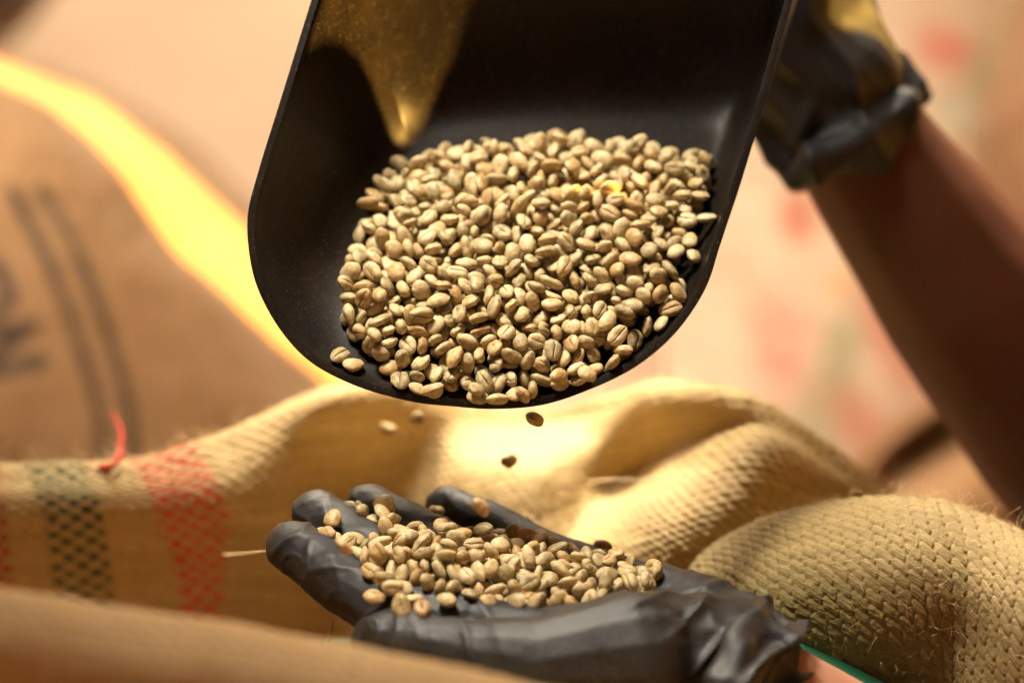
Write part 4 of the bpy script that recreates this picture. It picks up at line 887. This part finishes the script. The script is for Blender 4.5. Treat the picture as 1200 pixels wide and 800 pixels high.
0 -1088 549 82 170 -169 429 -91 104 0 -448 -63 -95 11 -98 412 265 92 0 1036 1516 385 79 -336 357 -59 101 0 94 -23 -129 191 -249 289 260 95
0 -715 537 104 98 110 -230 419 94 0 403 1169 278 143 50 475 -34 109 0 180 1717 435 12 -278 -414 -31 101 0 1339 1830 490 166 -96 267 377 108
0 1058 1911 493 476 141 -60 20 104 0 1097 802 158 445 201 -38 -101 95 0 -601 715 154 175 -415 -134 -171 100 1 -416 -1611 -1186 30 480 -84 106 100
1 -98 -663 -1494 213 363 236 132 106 0 -66 1044 215 88 407 264 -83 109 0 -283 1305 341 353 -52 91 -338 100 0 981 435 64 72 -492 5 -55 95
0 139 97 -137 201 -125 414 151 99 0 1165 969 181 188 -392 -237 -69 100 0 489 1071 313 357 -323 -42 130 93 0 -546 1819 337 0 353 -351 -46 90
1 -928 -691 -1343 193 -30 -112 -447 104 0 -606 1320 310 358 -72 139 -312 98 0 480 840 153 68 329 -316 -193 99 1 -229 -1351 -1230 29 -413 67 -272 100
0 -1195 465 -63 179 24 66 -462 97 0 283 925 339 50 137 -392 -274 99 0 -1066 976 108 214 -100 437 55 91 0 90 1791 341 97 490 18 9 107
0 134 851 173 170 304 358 12 101 0 -334 -1 -163 4 50 145 476 104 0 -251 1433 409 103 -290 344 -193 94 0 503 1655 339 198 59 -242 386 99
0 -772 753 151 71 -478 69 -108 97 0 -308 1850 359 201 -367 262 79 100 0 -174 1229 311 416 -13 29 276 102 0 -1233 933 96 208 -312 318 -91 101
0 -327 1765 389 390 208 60 -227 99 0 -20 1176 265 416 269 62 31 99 1 76 -934 -1379 6 -293 -398 78 94 0 -387 833 169 76 -479 -46 112 100
0 235 851 254 120 310 -373 -5 102 0 1256 488 35 271 -9 399 -132 104 1 800 -1384 -1401 349 271 81 220 98 0 103 1181 331 326 55 -222 -303 98
0 532 514 76 80 115 -441 -190 98 0 -854 41 -186 113 17 -67 482 96 1 219 -1027 -1872 480 47 109 76 102 1 -306 -1039 -1243 334 -82 293 -214 99
0 119 302 21 286 -169 206 -312 107 0 534 2295 493 254 423 9 84 109 0 -850 280 -76 470 -118 -3 -124 110 0 -388 -97 -225 146 20 66 -473 97
0 1498 1552 267 21 47 496 36 102 0 1417 2024 390 59 8 -69 492 106 0 -1118 1151 156 180 -451 119 -10 106 0 -707 890 152 57 389 283 126 97
0 -1305 418 -31 425 42 -208 156 102 0 -1188 693 50 220 354 -187 204 103 1 39 -679 -1539 42 122 125 -467 105 0 1611 1864 393 52 -460 -5 190 91
1 -509 -1524 -1310 29 214 449 38 97 0 478 1287 359 20 349 -337 -118 97 0 -807 1828 362 102 -470 -136 10 106 1 587 -1275 -1404 365 289 99 -154 96
0 -955 962 220 475 85 -94 89 93 0 113 1885 428 146 427 -181 -116 107 1 -642 -798 -1337 401 -231 168 -90 103 0 -634 2049 411 356 -298 -176 54 92
0 -86 402 124 58 -258 -417 79 97 0 1038 788 39 11 -90 -485 -80 99 0 359 1997 537 45 160 452 133 111 0 -1045 763 35 84 -488 70 8 104
0 1042 1314 321 267 -334 -202 163 97 0 1026 1787 420 438 215 -50 -97 107 1 -406 -1000 -1291 161 -388 263 -64 104 0 819 1396 384 236 -231 170 -335 104
0 -654 511 -24 181 179 -129 -411 92 0 -685 198 -113 96 -183 -404 210 104 0 148 946 280 137 295 -88 369 94 0 676 912 275 403 122 169 211 101
1 618 -1095 -1455 236 -313 167 262 102 1 -384 -1517 -1273 129 -274 -327 227 98 0 -895 675 174 20 213 426 151 93 0 1 334 23 252 184 89 381 104
0 256 413 53 184 404 -230 -14 97 0 -138 2 -153 189 342 -176 258 95 0 -104 421 -12 240 310 148 -272 96 0 -1318 651 75 138 427 -219 10 96
0 366 56 -178 280 40 58 -408 106 0 -639 342 -67 312 -184 342 -45 103 0 726 441 59 49 -296 202 345 98 0 -214 478 82 440 34 232 -41 98
0 313 247 -124 224 32 -62 441 103 0 755 693 182 85 -444 203 69 89 0 -1301 576 -23 473 65 36 -144 107 1 -415 -1149 -1242 271 124 308 -257 104
0 -1023 436 -49 37 233 356 260 102 1 -154 -1162 -1413 191 -40 246 389 99 0 -45 301 -83 311 -182 212 -274 94 1 -642 -1542 -1161 426 -101 -228 -83 92
1 -329 -1409 -1197 152 363 279 130 96 1 230 -1614 -1310 218 341 293 30 95 0 273 820 149 220 88 -226 -378 91 0 1371 1099 149 7 -118 478 -88 101
0 -825 172 -147 494 70 -5 33 99 0 205 206 -100 393 228 -144 -150 102 0 -65 900 62 495 70 -1 5 98 0 28 1373 217 71 435 160 173 94
0 -375 1241 181 19 450 191 105 100 0 -320 948 256 198 96 -205 -400 100 0 -1196 567 118 121 -444 -120 -154 98 0 433 47 -78 79 -393 -288 76 103
1 -153 -1257 -1285 251 327 -282 27 106 0 1460 1415 236 158 -335 -327 -80 99 0 1242 1307 200 298 -296 211 -171 97 1 705 -1506 -1411 475 129 -83 14 94
0 1275 1336 305 405 75 42 280 97 0 452 1887 476 413 -117 246 74 97 0 378 1688 447 46 -102 -291 -391 103 0 51 1283 398 330 101 -77 -354 90
0 -132 836 180 230 39 197 396 109 1 -462 -1402 -1231 39 -341 342 -122 104 1 -734 -1133 -1180 390 -174 -102 239 102 0 479 337 35 7 -136 121 465 108
0 -569 1965 381 17 -120 480 68 106 0 -36 2042 515 141 -229 -400 -133 103 0 570 843 222 67 -180 -361 -287 98 0 223 1944 464 23 -246 -433 -36 106
1 -1049 -1297 -1161 77 -326 366 63 97 1 454 -1619 -1316 262 -189 -144 353 108 0 -83 1374 339 214 135 431 14 96 0 -1084 1335 216 196 -25 417 -192 100
0 517 -92 -208 484 34 -30 117 111 0 -1014 1249 164 19 3 70 -495 99 0 -446 880 86 118 -109 285 -378 96 0 1160 1574 405 70 378 -290 136 105
0 1012 1024 102 12 2 70 -495 106 1 -492 -1333 -1144 100 -173 318 -331 88 0 504 17 -174 389 -302 -89 1 89 0 -7 46 -184 495 70 -1 9 98
0 -129 130 -157 150 21 67 -472 103 1 -258 -565 -1546 1 -152 -455 -143 104 1 -228 -510 -1668 249 -239 -351 -88 107 0 136 850 64 6 -444 -229 -12 99
0 389 884 81 376 -306 -99 72 94 0 591 951 76 115 16 68 -482 95 0 780 875 54 433 61 34 -239 94 0 -857 419 -55 273 -417 36 -28 100
0 -199 1175 190 393 -76 -290 77 106 0 43 1127 150 117 -61 437 204 98 0 194 1102 147 159 -32 -460 111 100 0 381 1101 157 35 136 262 402 108
0 618 1107 120 482 68 16 -112 92 0 -442 1088 146 206 -184 416 -19 108 0 -265 898 82 368 -322 -103 10 97 0 -839 1499 259 458 -150 28 -130 89
0 -552 1543 281 152 -438 -33 -183 105 0 -340 1429 249 1 390 -243 197 98 0 -199 1381 238 3 -55 -189 -460 108 0 -838 1378 200 349 49 50 -352 98
0 -656 1277 203 274 287 302 -31 91 0 460 238 -127 381 54 45 -316 101 0 707 277 -117 467 66 -23 164 98 0 -288 513 6 129 -305 -33 -373 103
0 -80 500 -31 344 -337 135 -7 96 0 57 456 -64 405 57 -40 285 102 0 303 481 -59 412 58 39 -275 96 0 541 447 -46 323 -254 262 -113 100
0 -503 325 -69 245 -202 373 101 103 0 24 183 -124 122 -438 -205 -34 106 0 -959 861 84 391 -288 -34 -112 97 0 -705 786 60 402 -287 -77 -5 103
0 -521 763 49 21 -9 391 311 103 0 -336 789 52 366 -315 130 12 94 0 -59 711 48 296 -12 290 -280 105 0 -957 647 16 349 -273 -228 -42 95
0 -770 576 -13 360 -303 163 -45 94 0 -534 608 -22 148 21 -67 472 99 0 713 638 21 31 94 -224 -436 104 0 1004 624 6 119 -290 -280 271 91
0 -957 1118 148 397 -298 -53 -24 94 0 -665 1018 103 69 -485 -98 -14 96 0 716 419 -69 54 -385 -311 -44 97 0 918 424 -50 35 -26 -340 -364 103
0 595 800 88 125 347 -330 -72 101 0 840 766 121 126 190 58 441 102 0 990 721 109 483 118 -50 8 101 0 -857 1200 167 453 169 11 -129 94
0 -674 1165 166 112 128 165 440 94 0 -419 985 197 220 155 -197 372 91 0 -201 1001 198 49 207 359 275 94 0 -943 1000 111 176 -173 -429 72 96
0 -17 962 163 108 -99 411 -244 95 0 235 934 96 22 306 197 342 91 0 391 940 194 270 329 196 175 96 0 618 968 202 62 -467 12 167 107
0 848 951 158 453 -108 -160 -84 99 0 1102 899 89 118 -260 -352 211 99 0 1259 877 90 323 382 5 1 103 0 351 724 151 378 -296 -138 -7 102
0 236 1422 333 396 100 -133 -256 104 0 -398 1292 294 239 -252 -357 48 92 0 -64 1286 251 0 210 49 -451 102 0 220 1258 277 168 11 -101 460 104
0 666 1170 226 397 -191 -91 219 99 0 852 1140 254 52 -310 379 -85 97 0 1070 1133 165 158 -43 -363 302 106 0 -612 1499 332 335 15 -238 285 102
0 -323 1545 342 400 197 -77 -213 97 0 -149 1487 321 263 -312 -260 -127 94 0 25 1543 340 48 1 239 -436 94 0 725 1567 320 324 172 318 122 99
0 876 1545 359 161 456 78 102 105 0 1160 1465 349 153 451 143 53 98 0 1374 1474 310 212 -14 373 -257 94 0 436 1386 275 15 -465 -149 108 108
0 705 1382 325 129 448 75 165 106 0 1099 1336 224 37 14 495 60 99 0 353 1825 430 27 70 493 36 106 0 575 1856 371 358 -177 265 -142 99
0 803 1789 372 96 -160 -439 -150 93 0 -161 1689 399 323 -271 264 -51 89 0 83 1658 378 125 117 219 416 103 0 267 1603 384 124 -365 -303 -96 101
0 1238 1784 375 369 180 135 251 101 0 1440 1616 361 78 428 247 12 102 0 847 2007 450 407 113 -255 -82 96 0 1077 2054 467 225 51 -167 -411 88
0 -282 1999 441 160 139 -102 -441 102 0 -124 1927 456 403 -151 -141 212 95 0 -870 556 82 204 -85 -318 316 96 0 -422 463 42 419 -161 -29 218 102
0 223 361 -55 163 -304 -192 307 98 0 1230 1937 453 19 199 238 391 95 0 1436 1874 413 127 356 -311 -102 96 0 462 2028 411 238 -233 -311 206 99
0 702 2004 419 203 239 -387 40 99 0 953 2025 408 27 421 -268 -11 102 0 1111 1965 395 258 324 -171 -221 95 0 1331 1897 352 421 59 37 -261 103
0 -5 1932 394 123 -448 1 184 104 0 251 1837 360 147 209 -420 -89 102 0 465 1821 353 142 404 254 46 104 0 -537 455 -41 418 181 -1 205 100
0 -727 323 -39 105 -388 -4 -297 96 0 1526 1911 349 364 51 47 -335 86 0 1565 2095 406 495 70 0 -3 96 0 237 2077 420 17 163 459 -114 91
0 325 580 4 390 -184 21 -252 95 0 332 322 -35 118 315 -364 61 97 0 408 192 -43 41 -449 -166 -137 97 0 708 230 -12 358 -298 -172 56 100
0 -1296 799 49 78 -478 116 46 100 0 14 789 146 160 -5 94 464 102 0 167 732 113 319 173 306 -157 97 0 -777 645 86 103 480 97 -4 103
0 -496 644 73 67 -148 -462 99 97 0 -321 639 45 406 134 131 223 96 0 -37 513 100 125 -434 -77 -199 97 0 93 452 63 303 384 70 76 102
1 -815 -1153 -1683 4 387 -315 -28 96 1 -715 -1291 -1193 105 -58 14 485 104 1 -836 -1395 -1270 180 -284 -370 -11 103 1 -871 -766 -1412 17 149 459 -130 100
0 -959 1778 337 75 61 60 487 94 0 -680 1769 334 347 -349 -89 -7 95 0 -429 1783 314 372 53 -46 326 90 1 -546 -1222 -1212 42 -100 -345 345 102
1 -619 -933 -1449 369 229 -2 -248 100 1 -301 -1109 -1400 138 -178 -192 -403 103 1 -421 -1022 -1414 432 177 -16 -179 101 1 -933 -1117 -1185 35 -285 -409 -10 106
0 -423 2019 407 36 163 324 342 98 0 -220 1966 388 138 376 281 104 95 1 -223 -985 -1342 224 378 113 211 103 1 64 -1548 -1293 188 -256 385 32 100
1 -37 -1094 -1380 314 62 41 -382 97 0 700 1722 321 81 76 471 128 100 0 930 1761 329 136 233 279 315 91 0 1076 1706 319 44 152 472 -50 103
0 1216 1635 307 381 168 -107 -256 101 0 819 1504 258 31 -396 -299 54 97 0 967 1469 294 222 59 180 406 103 0 1242 1484 259 372 -172 -228 173 96
0 -90 1179 144 459 65 -26 185 102 0 98 1244 188 320 -319 150 -151 105 1 -892 -1265 -1229 72 -474 -116 -81 97 1 936 -1182 -1514 85 176 417 194 108
1 -1047 -1232 -1236 91 -473 -128 -41 105 1 588 -1390 -1487 352 40 15 -353 97 1 499 -1037 -1496 436 -94 13 -225 98 0 913 1116 159 296 140 199 321 98
0 1183 1053 105 470 66 -22 155 93 0 -719 1543 253 38 -272 -414 -58 94 0 -432 1511 266 151 -216 363 -221 106 0 930 906 64 488 69 12 -84 98
0 -670 1386 224 237 411 65 143 99 0 -486 1369 222 131 478 -25 -59 108 0 -240 1300 204 171 446 110 -97 96 0 308 1428 242 69 -57 218 -441 96
0 584 1360 225 50 -17 196 457 99 0 756 1359 229 446 -120 -189 27 97 0 968 1256 186 199 248 -282 -264 97 0 285 1212 175 141 413 238 58 100
0 514 1110 200 8 423 -267 5 103 0 745 1168 167 123 456 3 165 99 0 -195 1730 313 101 -419 -254 -11 96 0 -51 1716 338 377 215 195 -153 96
0 172 1654 301 71 396 227 191 101 0 376 1632 309 263 -316 -142 -247 96 0 616 1571 307 234 -192 -127 -377 100 0 -250 1545 266 174 -315 338 -77 100
0 -63 1464 246 20 404 200 215 97 0 122 1488 256 66 -386 -293 103 101 0 -870 1005 153 215 168 89 410 92 0 638 340 1 127 81 469 84 102
0 -1128 848 92 223 -35 -262 -361 102 0 -399 708 133 8 -47 -450 -212 100 0 -144 610 90 60 -336 365 -15 97 0 95 582 91 96 -450 -180 74 102
0 707 852 161 189 96 -141 -430 107 0 928 821 175 66 -398 -210 208 107 0 256 561 97 351 21 -16 -355 93 0 520 654 102 147 -218 424 -38 108
0 658 611 119 427 -81 -146 199 97 0 915 536 66 270 -366 -202 -48 95 0 -313 1101 219 322 -41 157 -346 105 0 97 1047 228 372 173 72 -277 100
0 280 993 210 141 101 34 468 98 0 757 1037 225 138 -380 279 -91 101 0 1013 969 187 478 68 -18 129 101 0 -771 1261 245 283 207 -122 -335 101
0 -496 1228 225 109 229 414 117 97 1 -16 -1235 -1341 135 220 -424 61 99 1 -661 -1026 -1260 49 200 56 452 87 1 -693 -922 -1335 414 88 -266 16 94
1 -756 -838 -1391 127 -90 275 -387 95 1 -384 -1275 -1230 160 23 -450 146 100 1 85 -1363 -1336 79 2 -484 98 99 1 178 -1115 -1361 201 -389 -208 121 109
1 185 -791 -1483 35 94 -11 -490 104 1 34 -589 -1607 97 130 130 -455 97 1 -155 -1101 -1321 4 154 -458 128 95 1 -290 -903 -1324 295 283 275 85 107
1 246 -763 -1581 336 248 56 269 105 1 349 -1403 -1360 357 -107 -333 -6 104 1 379 -1254 -1421 21 311 -18 -390 91 1 145 -699 -1603 124 403 177 202 105
1 476 -1470 -1385 286 347 -164 -145 102 1 462 -1218 -1434 232 262 290 208 101 1 603 -1407 -1393 469 23 -32 169 101 1 729 -1299 -1450 95 5 168 461 90
1 607 -968 -1553 331 -26 106 -359 99 1 444 -1371 -1486 51 106 263 409 99 1 742 -1063 -1530 414 195 105 -171 98 1 734 -951 -1550 271 64 33 -414 91
1 852 -1248 -1471 142 322 292 202 98 1 205 -1457 -1333 67 88 -484 63 103 1 260 -1253 -1434 7 305 -378 -119 94 0 -599 909 84 228 -396 -183 85 100
0 557 285 -66 124 460 -68 -137 99 0 -876 742 56 213 165 -400 132 102 0 -669 658 20 130 -397 240 -135 106 0 -402 667 -6 349 49 -50 351 94
0 -195 615 0 47 367 -309 -134 103 0 1105 675 28 341 -316 7 184 96 0 181 525 -13 394 -55 -159 258 105 0 439 555 -11 233 -160 371 -179 104
0 632 515 -24 174 279 -377 3 89 0 801 530 -19 93 473 -101 -87 108 0 -813 867 84 317 232 110 290 98 0 496 989 129 22 -142 75 473 102
0 732 996 106 56 177 -298 -356 90 0 -166 780 56 355 -312 -146 69 107 0 55 715 39 175 279 191 324 103 0 277 783 44 47 -121 -478 66 94
0 455 794 51 1 493 17 -79 96 0 713 759 64 23 445 -84 211 107 0 876 661 20 33 228 433 -98 105 1 -560 -1005 -1363 47 479 -132 -21 96
1 -515 -745 -1336 229 5 9 444 100 0 -770 1081 153 296 -165 -75 360 99 0 -563 1135 149 263 -176 348 -169 93 0 -304 1011 98 494 70 -5 37 106
0 -122 1028 100 68 10 69 -490 99 0 110 992 100 29 -458 -193 -43 97 0 333 1007 101 28 -197 -454 -64 98 0 557 154 -132 119 270 -248 -318 98
0 -1132 355 -73 250 -129 343 -232 90 0 373 2146 428 35 -245 430 61 96 0 613 2159 440 2 -139 -472 -89 104 0 -386 426 -52 364 -312 -139 29 100
0 -235 405 -44 432 -139 4 209 102 0 432 408 -80 380 54 45 -318 96 0 -246 207 -123 33 -63 -485 99 95 1 -771 -923 -1275 368 129 -232 -210 94
1 725 -1427 -1494 90 -151 -462 72 99 1 870 -998 -1489 194 -283 263 251 106 1 1053 -1209 -1440 167 388 -233 -132 100 0 -1100 604 -12 95 -489 44 4 100
0 -963 541 0 317 152 295 -197 91 0 4 579 -4 261 -336 144 -219 96 1 -525 -895 -1328 423 -173 148 138 102 1 -267 -1186 -1263 2 -291 -11 407 105
1 -365 -520 -1798 246 -358 234 -82 89 1 -741 -1455 -1213 416 -75 -59 261 100 0 93 1332 310 431 144 -14 208 98 0 324 1279 338 162 27 -469 59 95
0 572 1200 304 170 -57 111 -453 102 0 778 1254 287 77 103 153 -458 92 0 1007 1153 278 97 -111 478 -8 107 0 1242 1137 209 180 -256 386 56 98
0 -687 1646 345 190 -261 -132 358 99 0 -221 1821 438 21 264 -29 423 98 0 4 1776 448 113 353 331 56 109 0 -210 1613 397 282 321 -65 -252 104
0 150 1506 366 344 76 -300 -190 95 0 365 1499 316 162 189 -426 81 97 0 560 1420 344 162 -8 18 -473 103 0 675 1842 406 212 -247 -327 192 98
0 899 1886 420 60 -149 461 106 94 0 1176 1826 460 364 -1 -121 -321 103 0 1313 1719 426 8 367 -236 -244 101 0 637 1666 395 19 50 -455 -201 101
0 829 1634 401 111 -52 459 -155 105 0 1294 1553 379 225 -379 179 154 96 0 255 2205 471 383 304 79 71 103 0 963 1621 282 51 -483 -108 -50 96
0 1083 1571 274 80 201 -392 -223 99 0 1347 1615 272 382 54 44 -315 106 0 -83 2085 421 13 65 -439 -230 99 0 1329 1392 205 258 37 -60 422 100
0 -100 1843 344 5 108 486 43 95 0 93 2055 416 0 -132 -464 -133 109 0 353 1960 402 190 -42 -305 346 104 0 579 2017 403 56 -348 -324 -143 96
0 782 1920 356 274 39 58 -412 97 0 1025 1889 364 57 -322 -352 -140 95 0 1154 1834 330 301 43 56 -393 95 0 1380 1756 319 70 -495 8 1 104
0 830 1668 286 435 61 -33 236 102 1 758 -1141 -1470 321 160 -84 338 93 1 969 -1290 -1421 409 87 -223 160 101 1 334 -1143 -1376 407 -276 71 58 106
1 374 -770 -1548 21 213 -442 94 99 1 406 -910 -1479 98 354 -317 119 94 0 782 2116 445 71 -77 299 -387 102 0 1013 2174 431 217 31 -63 445 101
0 1204 2042 391 398 56 -42 295 96 0 -1102 208 -120 11 -227 -445 -13 102 0 421 1291 197 39 -71 -481 110 108 0 582 1237 189 107 -434 128 184 97
0 851 1287 192 78 378 -253 -193 98 0 1143 1223 158 82 12 -69 488 104 0 1374 1250 172 39 -207 450 61 98 0 -821 1693 315 31 141 311 364 102
0 -563 1678 309 214 432 122 46 98 0 834 1075 135 95 435 -79 -213 91 1 -815 -1029 -1193 194 -267 329 -180 100 1 -550 -1556 -1192 159 -243 56 403 96
1 -599 -1412 -1207 129 344 339 -6 99 1 -387 -831 -1317 186 121 -385 228 97 1 -483 -369 -1796 133 -404 214 -153 108 1 831 -854 -1504 393 116 247 146 99
0 191 1340 208 101 -459 171 11 111 0 678 1467 242 243 -437 1 -2 98 0 919 1398 229 4 101 322 369 100 0 1105 1442 239 357 -346 13 50 96
1 525 -832 -1514 25 -136 -477 58 104 1 97 -1177 -1260 129 -430 220 -8 101 1 -518 -1060 -1257 30 51 493 57 100 1 -79 -937 -1364 480 -31 31 133 97
0 306 1734 330 222 440 15 81 106 0 543 1725 310 247 -430 54 -28 86 0 -342 1660 296 215 -294 339 53 87 0 -110 1604 284 197 368 -153 -228 94
0 17 1620 269 259 37 60 -422 95 0 259 1558 253 312 44 54 -384 99 0 488 1538 247 365 51 47 -335 100 0 -654 1028 226 439 -194 -35 137 100
0 -555 521 85 1 9 185 -465 100 0 1157 1222 279 403 171 51 237 94 0 -377 1422 349 106 465 46 142 88 0 220 2094 525 124 -58 -478 -55 93
0 -606 1163 273 468 40 -36 168 98 0 207 1116 277 113 -436 217 -10 101 0 331 1768 533 27 -200 337 -310 94 0 995 1666 427 168 158 145 -419 107
0 490 1529 372 26 459 -113 161 100 0 23 1440 386 107 -90 -479 -34 103 0 568 1954 483 57 488 45 78 96 0 -994 251 -97 322 -252 264 -115 108
0 569 655 16 153 -183 439 -26 101 0 385 691 23 40 -21 353 351 96 0 201 670 12 108 486 35 19 97"""
raw = np.array(BEANS.split(), float).reshape(-1, 9)
def place(o, loc, q, s):
    o.location = loc; o.rotation_mode = 'QUATERNION'; o.rotation_quaternion = q; o.scale = (s, s, s)
heapV, heapF, heapT, heapC = [], [], [], []; off = 0; tmpl = []
for me in LOWM:
    V = np.array([v.co[:] for v in me.vertices]); F_ = np.array([p.vertices[:] for p in me.polygons]); c_ = np.zeros(len(V), np.float32); me.attributes['crease'].data.foreach_get('value', c_); tmpl.append((V, F_, c_))
for i, row in enumerate(raw):
    hand = row[0] > 0.5; loc = row[1:4] / 20000.0 + np.array([0, 0, .95]); q = Quaternion(row[4:8] / 500.0); q.normalize(); s = row[8] / 100.0; var = (i * 7) % NVAR
    if i < NIND:
        o = bpy.data.objects.new('coffee_bean', FINE[var]); COL.objects.link(o); place(o, loc, q, s)
        R = np.array(q.to_matrix()); fl = -R[:, 2]; view = CAM - loc; view /= np.linalg.norm(view); f = fl @ view
        x, y, d = [float(t[0]) for t in to_px(loc[None])]
        tone = TR.random(); o.color = (tone, 0, 0, 1); tw = ('olive tan', 'golden tan', 'pale cream')[min(2, int(tone * 3))]
        ax = R[:, 0]; an = math.degrees(math.atan2(ax @ UP, ax @ RT)) % 180
        lean = 'lying level' if an < 22 or an > 158 else ('standing upright' if 68 < an < 112 else ('slanting right' if an < 90 else 'slanting left'))
        look = 'crease showing' if f > .45 else ('rounded back showing' if f < -.35 else 'seen edge on')
        if hand:
            reg = 'on the gloved fingers' if x < 470 else ('at the wrist end of the palm' if x > 680 else ('on the palm beside the thumb' if y > 690 else ('along the far palm edge' if y < 635 else 'mid palm')))
        else:
            reg = ('at the scoop lip' if y > 430 else ('by the left scoop wall' if x < 460 else ('by the right scoop wall' if x > 755 else ('deep in the scoop' if y < 240 else
                  ('low in the scoop, left half' if y > 350 and x < 600 else ('low in the scoop, right half' if y > 350 else ('mid scoop, left half' if x < 600 else 'mid scoop, right half')))))))
        sw = 'small ' if s < .965 else ('large ' if s > 1.035 else ''); tag(o, sw + tw + ' bean ' + lean + ', ' + look + ', ' + reg, 'coffee bean', 'coffee beans in the gloved palm' if hand else 'coffee beans in the scoop')
    else:
        V, F_, c_ = tmpl[var]; R = np.array(q.to_matrix()); heapV.append((V * s) @ R.T + loc); heapF.append(F_ + off); off += len(V)
        heapT.append(np.full(len(V), (i * 0.618) % 1.0, np.float32)); heapC.append(c_)
ho = mesh_obj('coffee_bean_heap', np.concatenate(heapV), np.concatenate(heapF).tolist(), BEAN); me = ho.data
me.attributes.new('tint', 'FLOAT', 'POINT').data.foreach_set('value', np.concatenate(heapT))
me.attributes.new('crease', 'FLOAT', 'POINT').data.foreach_set('value', np.concatenate(heapC))
tag(ho, 'rest of the pale coffee beans filling the gaps in scoop and palm', 'coffee beans', kind='stuff')
for k, (x, y, d, eul, lab) in enumerate([
        (583, 467, .9385, (2.3, .3, .4), 'round pale bean tipping over the scoop lip at its lowest point'),
        (612, 463, .9380, (1.2, .6, 1.9), 'upright pale bean tipping over the scoop lip, right beside the lowest one'),
        (507, 455, .9395, (2.6, -.3, .2), 'flat bean with crease showing, balanced at the lip left of the lowest beans'),
        (558, 456, .9385, (.5, .4, 1.2), 'rounded bean on the lip just left of the lowest bean'),
        (655, 441, .9390, (.9, .2, .6), 'rounded bean on the lip right of the two tipping beans'),
        (688, 438, .9395, (.4, .3, .1), 'last bean along the lip to the right of the spill')]):
    o = bpy.data.objects.new('coffee_bean', FINE[k + 3]); COL.objects.link(o); o.location = W(x, y, d); o.rotation_euler = eul; o.color = ((.8, .5, .75, .1, .6, .9)[k], 0, 0, 1)
    tag(o, lab, 'coffee bean', 'coffee beans spilling over the scoop lip')
for k, (x, y, d, eul, lab) in enumerate([
        (626, 491, .962, (.3, .5, .2), 'dark brown looking bean falling just below the scoop lip'),
        (596, 539, 1.02, (1.2, .3, .7), 'falling bean halfway between scoop and hand'),
        (490, 491, 1.07, (.4, 1.3, 1.9), 'blurred falling bean left of the others, just under the scoop edge'),
        (455, 503, 1.10, (1.4, .2, 2.6), 'faint blurred bean falling farthest left under the scoop'),
        (402, 641, .885, (.5, .9, 1.1), 'blurred bean falling in front of the gloved fingers'),
        (563, 594, .90, (.3, 1.0, .3), 'blurred bean falling in front of the gloved little finger')]):
    o = bpy.data.objects.new('coffee_bean', FINE[k]); COL.objects.link(o); o.location = W(x, y, d); o.rotation_euler = eul; o.color = (.42, 0, 0, 1)
    tag(o, lab, 'coffee bean', 'coffee beans falling through the air')
for me in LOWM: bpy.data.meshes.remove(me)
